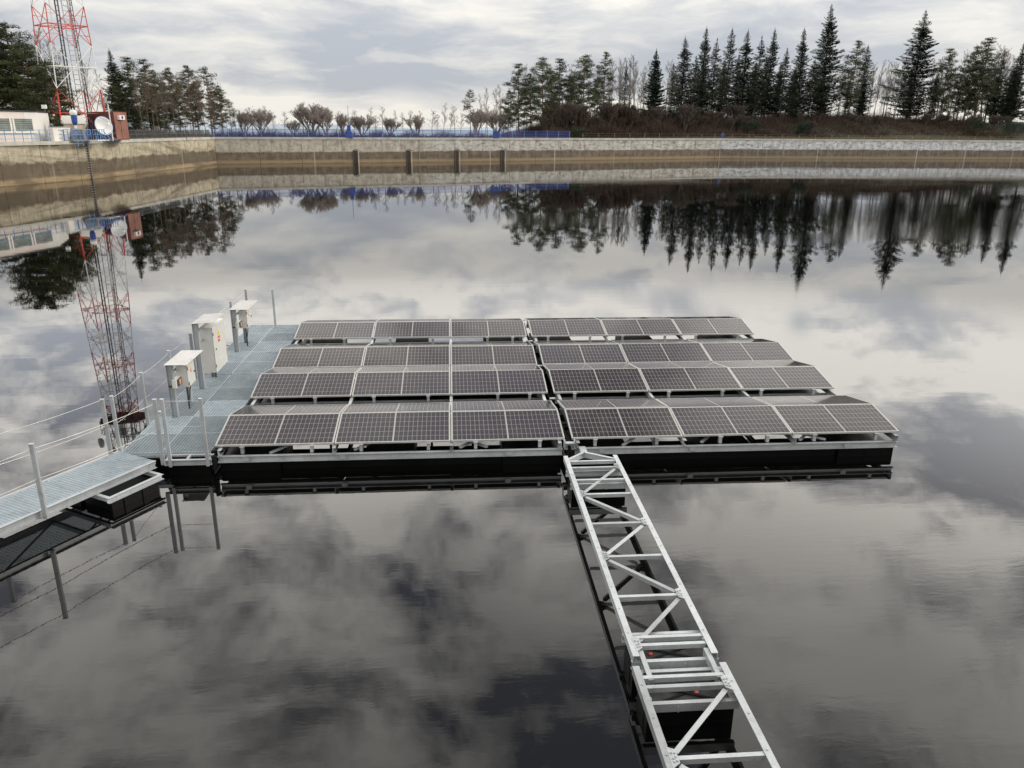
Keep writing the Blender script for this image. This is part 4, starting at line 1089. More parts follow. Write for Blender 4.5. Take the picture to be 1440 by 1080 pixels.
# ------------------------------------------------------------------ trees
def blob(mb, c, rx, rz, n, s):
    for _ in range(n):
        d = V((random.gauss(0, 1), random.gauss(0, 1), random.gauss(0, 1)*.7))
        d.normalize(); r = random.random()**.45
        p = V(c)+V((d.x*rx*r, d.y*rx*r, d.z*rz*r))
        a = V((random.uniform(-1, 1), random.uniform(-1, 1), random.uniform(-.5, .5))).normalized()*s*random.uniform(.6, 1.3)
        b = V((random.uniform(-1, 1), random.uniform(-1, 1), random.uniform(-.6, .6))).normalized()*s*random.uniform(.35, .8)
        mb.face([p-a*.5, p+b*.5, p+a*.5])
def make_conifer(kind, H, R, clear, mat, bark, dens=1.0, seed=0, gap=0.0, dens_low=1.0, droop=.25):
    random.seed(seed)
    t = thing('spruce_tree' if kind == 'spruce' else 'pine_tree', 'x', 'tree')
    tr = MB(); cr = MB()
    bx_, by_ = random.uniform(-.35, .35), random.uniform(-.35, .35)
    def axis(z): f = z/H; return V((bx_*math.sin(f*2.6), by_*math.sin(f*2.2), z))
    n = 10
    for k in range(n):
        z0, z1 = H*k/n, H*(k+1)/n
        r = lambda z: .02+H*.0105*(1-z/H)**.8
        tr.tube(axis(z0), axis(z1), r(z0), r(z1), 7, False)
    if kind == 'spruce':
        z = H*clear
        # dead stubs on the bare stem
        zz = H*.06
        while zz < z:
            a = random.uniform(0, 6.3); L = random.uniform(.4, 1.6); p = axis(zz)
            tr.tube(p, p+V((math.cos(a)*L, math.sin(a)*L, -.15*L)), .03, .012, 3, False); zz += random.uniform(.2, .6)
        while z < H-.25:
            f = (z-H*clear)/(H-H*clear)
            prof = (1-f)**.82*(.55+.45*min(1, f*5+.25)) * (dens_low if f < .25 else 1)
            nb_ = 6 if f < .8 else 5
            a0 = random.uniform(0, 6.3)
            for k in range(nb_):
                if random.random() < gap*(1-f*.5): continue
                a = a0+k*2*math.pi/nb_+random.uniform(-.35, .35)
                L = max(.25, R*prof*random.uniform(.5, 1.2)*(1+.18*math.sin(z*1.7+seed))); dv = V((math.cos(a), math.sin(a), 0)); sv = V((-dv.y, dv.x, 0))
                p0 = axis(z)
                pts = []
                m_ = 5
                for j in range(m_+1):
                    s = j/m_; zz = -droop*L*math.sin(s*2.2)*.55+.16*L*s*s + (.35*L*s if f > .85 else 0)
                    pts.append(p0+dv*L*s+V((0, 0, zz)))
                for j in range(m_): tr.tube(pts[j], pts[j+1], .018+.03*(1-j/m_), .018+.03*(1-(j+1)/m_), 3, False)
                cnt = max(4, int(L*13*dens))
                for _ in range(cnt):
                    s = random.random()**.75; i_ = min(m_-1, int(s*m_)); q = pts[i_].lerp(pts[i_+1], s*m_-i_)
                    wdt = (1-s*.7)*L*.34
                    q = q+sv*random.uniform(-wdt, wdt)+V((0, 0, random.uniform(-.32, .04)))
                    sz = random.uniform(.34, .62)*(1 if f < .85 else .6)
                    dd = (dv*.8+sv*random.uniform(-.7, .7)+V((0, 0, random.uniform(-.3, .25)))).normalized()
                    nn_ = dd.cross(V((random.uniform(-.4, .4), random.uniform(-.4, .4), 1))).normalized()
                    cr.face([q-dd*sz*.6-nn_*sz*.18, q+nn_*sz*.28, q+dd*sz*.7, q-nn_*sz*.28+V((0, 0, -.07))])
            z += random.uniform(.34, .50)*(1 if f < .75 else .75)
        cr.face([axis(H-.3)+V((.1, 0, 0)), axis(H-.3)-V((.1, 0, 0)), axis(H)+V((0, 0, .4))]); cr.face([axis(H-.3)+V((0, .1, 0)), axis(H-.3)-V((0, .1, 0)), axis(H)+V((0, 0, .4))])
    else:
        zz = H*.08
        while zz < H*clear*1.15:
            a = random.uniform(0, 6.3); L = random.uniform(.5, 2.0); p = axis(zz)
            tr.tube(p, p+V((math.cos(a)*L, math.sin(a)*L, random.uniform(-.2, .2)*L)), .035, .012, 3, False); zz += random.uniform(.25, .7)
        z = H*clear
        while z < H-.2:
            f = (z-H*clear)/(H-H*clear)
            prof = math.sin(min(1, .18+f*.95)*math.pi)**.6 if f < .55 else (1-((f-.55)/.45)**1.5*.85)
            for k in range(random.choice((3, 4, 4))):
                if random.random() < gap: continue
                a = random.uniform(0, 6.3); L = max(.5, R*prof*random.uniform(.45, 1.1)); dv = V((math.cos(a), math.sin(a), 0))
                p0 = axis(z); p1 = p0+dv*L*.55+V((0, 0, L*random.uniform(-.02, .22))); p2 = p0+dv*L+V((0, 0, L*random.uniform(.05, .42)))
                tr.tube(p0, p1, .05+.01*R, .035, 4, False); tr.tube(p1, p2, .035, .015, 3, False)
                nb2 = max(3, int(L*2.6*dens))
                for j in range(nb2):
                    s = .35+.65*(j+random.random())/nb2
                    q = (p0.lerp(p1, s/.55) if s < .55 else p1.lerp(p2, (s-.55)/.45))+V((random.uniform(-.5, .5), random.uniform(-.5, .5), random.uniform(-.1, .35)))*min(1, L*.4)
                    blob(cr, q, random.uniform(.5, .95), random.uniform(.25, .5), int(26*dens), .40)
            z += random.uniform(.4, .65)
        blob(cr, axis(H-.2), .45, .5, int(40*dens), .3)
    tr.build('trunk', bark, t); cr.build('crown', mat, t)
    t['height'] = H
    return t
def make_bare(H, spread, seed, bark, stems=1, slim=False, twig=.014, leaf=None):
    random.seed(seed)
    t = thing('bare_tree', 'x', 'tree')
    tr = MB(); br = MB()
    tips = []
    def grow(p, d, L, r, depth, out):
        n = 3
        q = p
        for k in range(n):
            d2 = (d+V((random.uniform(-.16, .16), random.uniform(-.16, .16), random.uniform(-.03, .12)))).normalized()
            q2 = q+d2*L/n; out.tube(q, q2, r*(1-.25*k/n), r*(1-.25*(k+1)/n), 5 if depth == 0 else 3, False)
            if depth < 5 and k > 0 or depth >= 1:
                if depth < 5 and random.random() < (.75 if not slim else .6):
                    a = random.uniform(0, 6.3); sd_ = V((math.cos(a), math.sin(a), 0))
                    nd = (d2*random.uniform(.6, 1.0)+sd_*random.uniform(.45, .95)*spread+V((0, 0, .25))).normalized()
                    grow(q2, nd, L*random.uniform(.5, .75), max(twig, r*.5), depth+1, br)
            q, d = q2, d2
        if depth < 5:
            for _ in range(2 if depth < 4 else 3):
                a = random.uniform(0, 6.3); sd_ = V((math.cos(a), math.sin(a), 0))
                nd = (d+sd_*random.uniform(.25, .7)*spread+V((0, 0, .15))).normalized()
                grow(q, nd, L*random.uniform(.55, .8), max(twig, r*.6), depth+1, br)
        else: tips.append(q)
    if slim:
        # tall straight stem with short steep side branches
        p = V((0, 0, 0)); d = V((random.uniform(-.04, .04), random.uniform(-.04, .04), 1)).normalized(); n = 14
        for k in range(n):
            d = (d+V((random.uniform(-.05, .05), random.uniform(-.05, .05), .1))).normalized(); q = p+d*H/n*.95
            r0 = .0088*H*(1-k/n)**.8*.7+.02; r1 = .0088*H*(1-(k+1)/n)**.8*.7+.02
            tr.tube(p, q, r0, r1, 5, False)
            if k >= n*.3:
                for _ in range(3):
                    a = random.uniform(0, 6.3); sd_ = V((math.cos(a), math.sin(a), 0)); nd = (sd_*spread*.8+V((0, 0, 1))).normalized()
                    grow(p.lerp(q, random.random()), nd, H*.11*(1.35-k/n), .03, 3, br)
            p = q
    else:
        for s in range(stems):
            a = s*6.28/stems+random.random(); d = V((math.cos(a)*.42*(stems > 1), math.sin(a)*.42*(stems > 1), 1)).normalized()
            grow(V((0, 0, 0)), d, H*.15, H*.011, 0, tr)
    # trim height to H
    zmax = max([v_[2] for v_ in tr.v+br.v]); k_ = H/zmax
    for m_ in (tr, br): m_.v = [(x*k_, y*k_, z_*k_) for x, y, z_ in m_.v]
    tr.build('trunk', bark, t); br.build('branches', bark, t)
    if leaf:
        lf = MB()
        for q in tips[::3]: blob(lf, q*k_, .5, .35, 9, .2)
        lf.build('dry_leaves', leaf, t)
    t['height'] = H
    return t
SP = [make_conifer('spruce', 28, 6.6, .07, M['spruce'], M['bark'], 1.0, 1, .06),
      make_conifer('spruce', 28, 6.2, .10, M['spruce'], M['bark'], .95, 2, .14),
      make_conifer('spruce', 28, 5.8, .14, M['spruce'], M['bark'], .7, 3, .24, droop=.15),
      make_conifer('spruce', 20, 4.6, .03, M['spruce_dark'], M['bark'], 1.7, 4, .02),
      make_conifer('spruce', 28, 6.9, .08, M['spruce'], M['bark'], 1.1, 5, .08, droop=.12)]
SP.append(make_conifer('spruce', 26, 5.6, .18, M['spruce'], M['bark'], .8, 6, .3, droop=.1))
PN = [make_conifer('pine', 18, 4.4, .20, M['pine'], M['pinebark'], 1.0, 11, .05),
      make_conifer('pine', 18, 3.9, .16, M['pine'], M['bark'], 1.0, 12, .12),
      make_conifer('pine', 18, 5.2, .20, M['pine'], M['pinebark'], 1.1, 13, .0),
      make_conifer('pine', 12, 3.0, .30, M['pine'], M['pinebark'], .7, 14, .3)]
BT = [make_bare(9, .7, 31, M['palebark'], 4, twig=.009), make_bare(9, .75, 32, M['palebark'], 5, twig=.009), make_bare(9, .65, 33, M['palebark'], 4, twig=.009),
      make_bare(18, .75, 24, M['greybark'], 1, True, .016), make_bare(18, .6, 25, M['birch'], 1, True, .015), make_bare(18, .95, 26, M['bark'], 1, True, .016),
      make_bare(15, 1.0, 27, M['bark'], 1, True, .016, M['brownleaf']),
      make_bare(6, .6, 28, M['redbark'], 5, twig=.012), make_bare(6, .75, 29, M['scrubbark'], 6, twig=.012)]
protos = set(id(o) for o in SP+PN+BT)
used_p = {}
random.seed(99)
def land(x, y):
    """ground height at x,y outside the basin"""
    best = None
    for i in range(NB):
        a, b = BAS[i], BAS[(i+1) % NB]; e = b-a; s = max(0, min(1, ((x-a.x)*e.x+(y-a.y)*e.y)/e.length_squared)); p = a+e*s
        d = math.hypot(x-p.x, y-p.y)
        if best is None or d < best[0]: best = (d, p)
    return ground_z(best[1], best[0])
def put(proto, u, v, D, label, group=None, wide=1.0):
    top = spot(u, v, D); g = land(top.x, top.y)-.1; h = top.z-g
    s = h/proto['height']; rz = random.uniform(0, 6.28)
    sc = (s*wide*random.uniform(.9, 1.12), s*wide*random.uniform(.9, 1.12), s); tlt = (random.uniform(-.022, .022), random.uniform(-.022, .022))
    if id(proto) not in used_p:
        used_p[id(proto)] = 1; proto.location = (top.x, top.y, g); proto.rotation_euler = (*tlt, rz); proto.scale = sc; proto['label'] = label
        if group: proto['group'] = group
        return proto
    o = dup(proto, (top.x, top.y, g), label, rz, sc, group); o.rotation_euler = (*tlt, rz); return o
def wall_d(u):
    p_, _, _ = wall_point_px(u); return math.hypot(p_.x-CAM.x, p_.y-CAM.y)
# right wood, conifers: (top x, top y, distance, prototype, width, label)
G_S = 'conifers on the bank behind the right wall'
for u, v, D, pr, w, lab in (
    (661, 126, 166, PN[3], .85, 'small open-crowned pine standing alone right of the bare trees'),
    (730, 90, 172, PN[1], 1.05, 'leftmost dark pine of the wood behind the end of the blue fence'),
    (765, 82, 176, PN[0], 1.0, 'second pine from the left of the wood behind the blue fence'),
    (789, 83, 174, PN[1], 1.0, 'third pine from the left, just past the end of the blue fence'),
    (822, 78, 184, PN[0], 1.0, 'broad olive green pine above the brown scrub at the left of the bank'),
    (851, 74, 188, PN[1], .8, 'slender pine beside the thin bare stems left of the dark dense spruce'),
    (881, 86, 196, SP[2], .6, 'thin half-bare spruce just left of the dark dense spruce'),
    (925, 69, 190, SP[3], 1.05, 'dark dense narrow spruce green down to the ground'),
    (964, 51, 196, SP[1], 1.0, 'yellowish thin-topped spruce right of the dark dense one'),
    (996, 37, 198, SP[0], .85, 'tall spruce with a pointed top, leftmost of the close-set tall group'),
    (1009, 54, 203, SP[5], 1.0, 'shorter spruce squeezed between two taller ones left of the middle of the wood'),
    (1027, 39, 199, SP[2], 1.0, 'spruce with a sparse half-bare top in the close-set group'),
    (1055, 41, 201, SP[1], .95, 'fourth tall spruce of the close-set group'),
    (1070, 50, 204, SP[5], 1.0, 'lower spruce between the two paired tops of the close-set group'),
    (1087, 39, 202, SP[1], .9, 'straight spruce at the right end of the close-set group'),
    (1108, 67, 206, SP[5], 1.1, 'short ragged spruce left of the sharply pointed one'),
    (1134, 38, 203, SP[0], .8, 'sharply pointed dark spruce left of the tallest tree'),
    (1174, 6, 205, SP[4], .95, 'tallest spruce of the wood, reaching the top of the view'),
    (1207, 58, 212, PN[1], .8, 'ragged flat-topped pine right of the tallest spruce'),
    (1221, 63, 208, SP[2], 1.1, 'low forked conifer right of the tallest spruce'),
    (1216, 108, 204, SP[3], 1.0, 'small dark bushy spruce below the ragged pine'),
    (1301, 15, 210, SP[4], 1.15, 'broad isolated tall spruce with drooping boughs standing in a gap'),
    (1339, 69, 218, PN[1], .85, 'thin pine right of the broad isolated spruce'),
    (1373, 66, 222, PN[0], .8, 'left one of two yellow green pines near the right edge'),
    (1390, 54, 224, PN[1], 1.0, 'right one of two yellow green pines near the right edge'),
    (1414, 70, 230, SP[2], .9, 'half-bare conifer between the yellow green pines and the right edge'),
    (1440, 57, 228, SP[1], 1.0, 'dark spruce cut by the right edge of the view'),
    (1476, 40, 232, SP[0], 1.0, 'spruce standing just outside the right edge of the view')):
    put(pr, u, v, (wall_d(min(u, 1430)) if u > 700 else 151)+(19 if u > 900 else 15)+(D % 7)*.9, lab, G_S, w)
G_L = 'pines of the left wood'
for u, v, D, pr, w, lab in (
    (-25, 30, 118, PN[2], 1.0, 'pine just outside the left edge behind the white building'),
    (6, 31, 117, PN[2], 1.0, 'tallest broad pine behind the white building at the left edge'),
    (34, 60, 114, PN[2], 1.15, 'lower broad pine behind the white building, right of the tallest'),
    (66, 86, 111, PN[2], 1.1, 'low spreading pine in front of the left legs of the radio tower'),
    (80, 112, 113, PN[0], .75, 'small pine beside the bush at the foot of the radio tower'),
    (151, 68, 124, SP[0], .95, 'pointed dark conifer right of the radio tower'),
    (164, 100, 130, PN[0], .8, 'short pine tucked behind the brown container'),
    (176, 81, 128, PN[1], 1.1, 'second pointed pine right of the radio tower'),
    (200, 84, 131, PN[1], 1.0, 'third pine right of the radio tower with a rounded tip'),
    (216, 99, 136, PN[1], .9, 'short pine between two taller ones above the grey railing'),
    (236, 96, 137, PN[0], .8, 'round-topped pine above the brown-leaved trees'),
    (262, 93, 141, PN[0], .9, 'pine with a bulging crown near the right end of the left wood'),
    (289, 94, 144, PN[3], .9, 'open thin-topped pine near the right end of the left wood'),
    (307, 121, 147, PN[0], .95, 'rounded pine closing the right end of the left wood'),
    (322, 143, 149, PN[3], 1.0, 'lowest outermost pine at the right end of the left wood')):
    put(pr, u, v, D, lab, G_L, w)
# second, lower layer of the woods
k = 0
for u, v, pr, w in ((715, 128, PN[1], .9), (748, 104, PN[0], .9), (777, 100, PN[1], 1.0), (803, 108, PN[0], .9), (838, 112, PN[1], .8), (948, 88, SP[2], 1.0), (979, 78, SP[5], 1.0), (988, 100, SP[2], 1.0),
        (1018, 84, SP[1], 1.0), (1040, 76, SP[5], 1.1), (1064, 86, SP[0], .9), (1079, 78, SP[2], 1.1), (1098, 88, SP[0], .9), (1120, 92, SP[1], 1.1), (1146, 84, SP[5], 1.1), (1160, 100, SP[0], 1.0), (1194, 112, SP[2], 1.0),
        (1286, 96, SP[2], .9), (1318, 100, SP[1], .9), (1352, 104, PN[0], .9), (1368, 100, PN[1], 1.0), (1400, 92, PN[0], .9), (1408, 104, SP[1], 1.0), (1424, 96, SP[2], 1.0), (1432, 86, SP[0], .9)):
    put(pr, u, v, wall_d(min(u, 1430))+27+(k % 3)*2, 'lower conifer behind the front row of the right wood, %s from the left' % ORD[k], 'lower conifers of the right wood', w); k += 1
k = 0
for u, v, pr, w in ((-8, 90, PN[2], .9), (20, 104, PN[0], 1.1), (48, 112, PN[0], 1.0), (160, 118, PN[0], 1.0), (184, 112, PN[1], 1.1), (208, 118, PN[0], 1.0), (226, 122, PN[1], 1.1), (246, 116, PN[0], 1.0), (272, 118, PN[0], 1.0), (296, 130, PN[0], .9)):
    put(pr, u, v, (124 if u < 100 else wall_d(u)+16), 'lower pine behind the front pines of the left wood, %s from the left' % ORD[k], 'lower pines of the left wood', w); k += 1
# bare trees above the blue fence
ctr = [(330, 148, 3, 1.3), (341, 158, 0, .9), (352, 152, 5, 1.6), (364, 148, 1, 1.0), (375, 144, 1, 1.2), (384, 154, 3, 1.5), (399, 157, 0, 1.2), (412, 163, 2, 1.0), (424, 155, 5, 1.7), (436, 141, 1, 1.1), (446, 148, 3, 1.5), (458, 146, 0, 1.2),
       (470, 158, 5, 1.6), (481, 160, 2, 1.1), (497, 155, 3, 1.3), (507, 161, 1, 1.1), (517, 153, 1, 1.0), (527, 160, 5, 1.6), (537, 148, 0, .9), (548, 161, 0, 1.2), (557, 158, 1, 1.0), (567, 157, 3, 1.6), (577, 150, 1, 1.1), (585, 159, 2, 1.2),
       (594, 156, 0, 1.0), (607, 156, 5, 1.5), (614, 160, 1, 1.2), (622, 143, 3, 1.1), (631, 155, 0, 1.0), (639, 150, 5, 1.4), (648, 153, 1, 1.0), (668, 150, 0, 1.1), (683, 146, 5, 1.4), (700, 150, 1, 1.2)]
for k, (u, v, pr, w) in enumerate(ctr):
    put(BT[(3, 5)[(k//2) % 2] if k % 2 == 0 else pr], u, v+random.uniform(-4, 5), wall_d(u)+random.uniform(9, 24), '%s leafless tree from the left behind the blue fence' % ORD[k], 'leafless trees behind the blue fence', w*(1.35 if k % 2 == 0 else 1.15))
# slim bare trees behind and between the conifers
sl = []
for u, v in ((676, 128), (686, 121), (697, 124), (708, 116), (716, 122), (741, 110), (800, 100), (812, 96), (838, 92), (862, 80), (870, 78), (878, 82), (888, 76), (893, 88), (901, 78), (909, 90), (916, 82),
             (940, 84), (948, 90), (955, 96), (978, 88), (1018, 90), (1042, 86), (1062, 92), (1098, 88), (1120, 92), (1150, 88), (1160, 94), (1189, 86), (1196, 92), (1232, 86), (1240, 82), (1248, 90),
             (1254, 84), (1262, 88), (1270, 84), (1277, 92), (1284, 90), (1318, 84), (1326, 80), (1333, 76), (1348, 78), (1356, 70), (1362, 80), (1382, 84), (1399, 66), (1406, 62), (1411, 68), (1420, 64), (1426, 70), (1433, 72)):
    sl.append((u+random.uniform(-1.5, 1.5), v+random.uniform(-3, 3)))
for k in range(34): sl.append((855+k*17.3+random.uniform(-4, 4), random.uniform(92, 112)))
for k in range(64): sl.append((728+k*11.2+random.uniform(-4, 4), random.uniform(88, 122)))
sl.sort()
def nearest_con(u):
    tops = [(661, 'the lone open-crowned pine'), (745, 'the blue fence end'), (835, 'the broad olive green pine'), (895, 'the dark dense spruce'), (965, 'the yellowish spruce'),
            (1060, 'the close-set spruces'), (1174, 'the tallest spruce'), (1250, 'the gap beside the broad spruce'), (1310, 'the broad spruce'), (1380, 'the two yellow green pines'), (1430, 'the right edge')]
    return min(tops, key=lambda a_: abs(a_[0]-u))[1]
cnt = {}
for k, (u, v) in enumerate(sl):
    D = wall_d(min(u, 1430))+random.uniform(27, 42); nc = nearest_con(u); cnt[nc] = cnt.get(nc, 0)+1
    put(BT[3+k % 3], u, v, D, '%s slim leafless tree from the left near %s' % (ORD[cnt[nc]-1], nc), 'slim leafless trees in the right wood', random.uniform(.7, 1.3))
random.seed(17)
sh = sorted([(765+k*8.6+random.uniform(-4, 4), random.uniform(138, 168)) for k in range(34)]+[(1040+k*20+random.uniform(-8, 8), random.uniform(158, 174)) for k in range(20)])
for k, (u, v) in enumerate(sh):
    grp = min(((760, 'past the end of the blue fence'), (900, 'below the dark dense spruce'), (1060, 'below the close-set spruces'), (1180, 'below the tallest spruce'), (1300, 'below the broad spruce'), (1400, 'below the yellow green pines')), key=lambda a_: abs(a_[0]-u))[1]
    cnt[grp] = cnt.get(grp, 0)+1
    put(BT[7+k % 2], u, v, wall_d(min(u, 1430))+random.uniform(10, 17), '%s brownish leafless shrub from the left %s' % (ORD[cnt[grp]-1], grp), 'brownish leafless shrubs on the bank', random.uniform(.7, 1.2))
# left bare trees
for k, (u, v, pr, w, lab) in enumerate(((38, 36, 4, 1.5, 'tall pale birch-like bare tree behind the radio tower on the left'), (60, 50, 4, 1.2, 'pale bare tree seen through the left side of the radio tower'),
        (84, 56, 3, 1.2, 'pale bare tree seen through the middle of the radio tower'), (118, 80, 4, 1.0, 'bare tree behind the right legs of the radio tower'), (138, 96, 3, .9, 'bare tree between the radio tower and the pointed conifer'))):
    put(BT[pr], u, v, 128+k*2, lab, 'bare trees of the left wood', w)
for k, (u, v) in enumerate(((190, 104), (200, 110), (207, 100), (215, 112), (222, 108), (229, 102), (237, 110), (244, 106), (252, 104), (261, 112), (272, 110), (281, 108), (290, 118), (297, 126), (306, 136), (316, 148))):
    put(BT[6 if k % 3 else 5], u, v, wall_d(u)+5+(k % 4), '%s brown-twigged tree from the left in front of the left pines' % ORD[k], 'brown-twigged trees above the grey railing', .8)
for pr_ in SP+PN+BT:
    if id(pr_) not in used_p: raise Exception('unused tree prototype')

# bushes
def bush(label, u0, u1, vt, D, mat, n=900, s=.22, zb=None):
    a = spot((u0+u1)/2, 190, D); g = land(a.x, a.y) if zb is None else zb; top = spot((u0+u1)/2, vt, D).z; w = (spot(u1, 190, D)-spot(u0, 190, D)).length/2
    t = thing('bush', label, 'bush', (a.x, a.y, g)); mb = MB(); st = MB(); random.seed(int(u0)+5)
    for k in range(14):
        an = random.uniform(0, 6.3); r = random.random()**.5*w*.75; q = V((a.x+math.cos(an)*r, a.y+math.sin(an)*r*.7, g+(top-g)*random.uniform(.25, .8)*(1-.5*(r/w)**2)))
        blob(mb, q, w*.34, (top-g)*.25, n//14, s); st.tube((a.x+math.cos(an)*.2, a.y+math.sin(an)*.2, g), q, .05, .02, 4, False)
    mb.build('foliage', mat, t); st.build('stems', M['bark'], t)
bush('clipped green bush between the white building and the grey hut', 70, 97, 166, 104.5, M['bush'], 2400, .22)
bush('dark low juniper bush at the left foot of the wooded bank', 795, 830, 174, 168, M['spruce'], 2200, .3)
bush('dark evergreen bush below the close-set spruces', 1028, 1074, 160, 197, M['spruce_dark'], 3600, .35)
bush('dark evergreen bush left of the tallest spruce', 1112, 1142, 161, 201, M['spruce_dark'], 2600, .35)
bush('dark evergreen bush cut by the right edge of the view', 1398, 1450, 158, 231, M['spruce_dark'], 3600, .35)
bush('olive evergreen bush below the two yellow green pines', 1355, 1392, 160, 225, M['spruce'], 3000, .35)

# scrub covering the bank: uncountable
def scrub():
    random.seed(5); mb = MB()
    n = 0
    while n < 26000:
        i = random.choice((3, 3, 3, 4, 4)); s = random.random()
        a, b = BAS[i], BAS[i+1]; p = a.lerp(b, s); m_ = miter[i].lerp(miter[i+1], s)
        if i == 3 and s < .42: continue
        d = random.uniform(6.5, 24) if p.x < 75 else random.uniform(8.5, 24)
        q = p+m_*d; f = smst(p.x, 16, 34)
        if random.random() > f*(1 if p.x < 95 else .75): continue
        h = random.uniform(.5, 2.6)*(1.15 if p.x < 85 else .65)*(.5+.5*math.sin(p.x*.23+d*.3)**2)*(1.9 if 22 < p.x < 56 else 1)+.15
        g = ground_z(p, d); q.z = g-.05
        for _ in range(4):
            a_ = random.uniform(0, 6.3); dv = V((math.cos(a_)*.45, math.sin(a_)*.45, 1)).normalized()*h*random.uniform(.5, 1)
            sv = V((-math.sin(a_), math.cos(a_), 0))*random.uniform(.02, .045)
            mb.face([q-sv, q+sv, q+dv])
            e_ = q+dv*random.uniform(.4, .8); w_ = V((random.uniform(-.5, .5), random.uniform(-.5, .5), random.uniform(.1, .5)))*h*.45
            mb.face([e_-sv*.7, e_+sv*.7, e_+w_])
        n += 1
    for _ in range(9500):
        i = random.choice((3, 4)); s = random.random()
        if i == 3 and s < .6: continue
        a, b = BAS[i], BAS[i+1]; p = a.lerp(b, s); m_ = miter[i].lerp(miter[i+1], s); d = random.uniform(17, 30)
        q = p+m_*d; q.z = ground_z(p, d)-.05; h = random.uniform(.8, 4.2)*(.35+.65*math.sin(p.x*.37+d*.2)**2)
        for _ in range(5):
            a_ = random.uniform(0, 6.3); dv = V((math.cos(a_)*.5, math.sin(a_)*.5, 1)).normalized()*h*random.uniform(.5, 1)
            sv = V((-math.sin(a_), math.cos(a_), 0))*random.uniform(.02, .05); mb.face([q-sv, q+sv, q+dv])
            e_ = q+dv*random.uniform(.3, .8); w_ = V((random.uniform(-.5, .5), random.uniform(-.5, .5), random.uniform(.1, .5)))*h*.5; mb.face([e_-sv*.8, e_+sv*.8, e_+w_])
    tag(mb.build('scrub', M['scrub']), 'brown leafless scrub covering the bank below the right wood', 'scrub', kind='stuff')
    mb = MB(); random.seed(6)
    for _ in range(9000):
        i = random.choice((3, 4)); s = random.random(); a, b = BAS[i], BAS[i+1]; p = a.lerp(b, s); m_ = miter[i].lerp(miter[i+1], s); d = random.uniform(4.4, 10)
        q = p+m_*d; q.z = ground_z(p, d)-.02; a_ = random.uniform(0, 6.3); sv = V((math.cos(a_), math.sin(a_), 0))*.07; h = random.uniform(.12, .4)
        mb.face([q-sv, q+sv, q+V((random.uniform(-.1, .1), random.uniform(-.1, .1), h))])
    tag(mb.build('dry_grass', leafmat('dry_grass', (.13, .11, .06), (.19, .15, .08), (.10, .09, .045))), 'dry yellow grass strip at the top of the far wall', 'grass', kind='stuff')
    mb = MB(); random.seed(8)
    for _ in range(4500):
        i = 1; s = random.random(); p = along(i, s, random.uniform(6, 30), 4.1); h = random.uniform(.6, 3.0); q = p
        for _ in range(3):
            a_ = random.uniform(0, 6.3); dv = V((math.cos(a_)*.4, math.sin(a_)*.4, 1)).normalized()*h*random.uniform(.5, 1); sv = V((-math.sin(a_), math.cos(a_), 0))*random.uniform(.03, .06)
            mb.face([q-sv, q+sv, q+dv])
    for _ in range(5000):
        s_ = random.random(); i = random.choice((2, 2, 3)); s_ = s_*.45 if i == 3 else s_
        p = along(i, s_, random.uniform(7, 24), 4.05); h = random.uniform(.5, 2.6)*(.4+.6*math.sin(p.x*.5)**2); q = p
        for _ in range(3):
            a_ = random.uniform(0, 6.3); dv = V((math.cos(a_)*.45, math.sin(a_)*.45, 1)).normalized()*h*random.uniform(.5, 1); sv = V((-math.sin(a_), math.cos(a_), 0))*random.uniform(.012, .03)
            mb.face([q-sv, q+sv, q+dv])
            e_ = q+dv*random.uniform(.3, .8); w_ = V((random.uniform(-.5, .5), random.uniform(-.5, .5), random.uniform(.1, .5)))*h*.5; mb.face([e_-sv*.8, e_+sv*.8, e_+w_])
    tag(mb.build('undergrowth', M['scrub']), 'brown undergrowth below the left wood and behind the blue fence', 'undergrowth', kind='stuff')
scrub()

# ------------------------------------------------------------------ light
SUN_AZ, SUN_EL = math.radians(78), math.radians(27)      # azimuth clockwise from +Y
sd_ = V((math.sin(SUN_AZ)*math.cos(SUN_EL), math.cos(SUN_AZ)*math.cos(SUN_EL), math.sin(SUN_EL)))
sl_ = bpy.data.lights.new('sun', 'SUN'); sl_.energy = 1.5; sl_.angle = math.radians(12); sl_.color = (1, .93, .82)
so = bpy.data.objects.new('sun', sl_); COL.objects.link(so); so.rotation_euler = sd_.to_track_quat('Z', 'Y').to_euler(); so.location = (60, 10, 60)

W = bpy.data.worlds.new('World'); S.world = W; W.use_nodes = True
t = NT(W.node_tree); bg = t.n['Background']
sky = t.new('ShaderNodeTexSky'); sky.sky_type = 'NISHITA'; sky.sun_disc = False; sky.sun_elevation = SUN_EL; sky.sun_rotation = SUN_AZ
dr = t.vmath('NORMALIZE', t.new('ShaderNodeTexCoord').outputs['Generated'])
sx = t.sep(dr); X, Y, Z = sx[0], sx[1], sx[2]
zz = t.math('MAXIMUM', Z, 0.0)
den = t.math('ADD', zz, .19)
P = t.comb(t.math('DIVIDE', X, den), t.math('DIVIDE', Y, den), 0.0)
warp = t.vmath('SUBTRACT', t.noise(P, 1.3, 4, .55, out='Color'), (.5, .5, .5))
Pw = t.vmath('ADD', P, t.vmath('MULTIPLY', warp, (.55, .55, 0)))
n1 = t.noise(t.vmath('MULTIPLY', Pw, (1.0, 1.1, 1)), 2.3, 9, .60)
n2 = t.noise(t.vmath('ADD', Pw, (7.3, 2.1, 0)), .9, 5, .5)
n3 = t.noise(t.vmath('ADD', Pw, (3.3, 9.1, 4)), 9, 6, .62)
cl = t.math('ADD', t.math('MULTIPLY', n1, .62), t.math('ADD', t.math('MULTIPLY', n2, .32), t.math('MULTIPLY', n3, .17)))
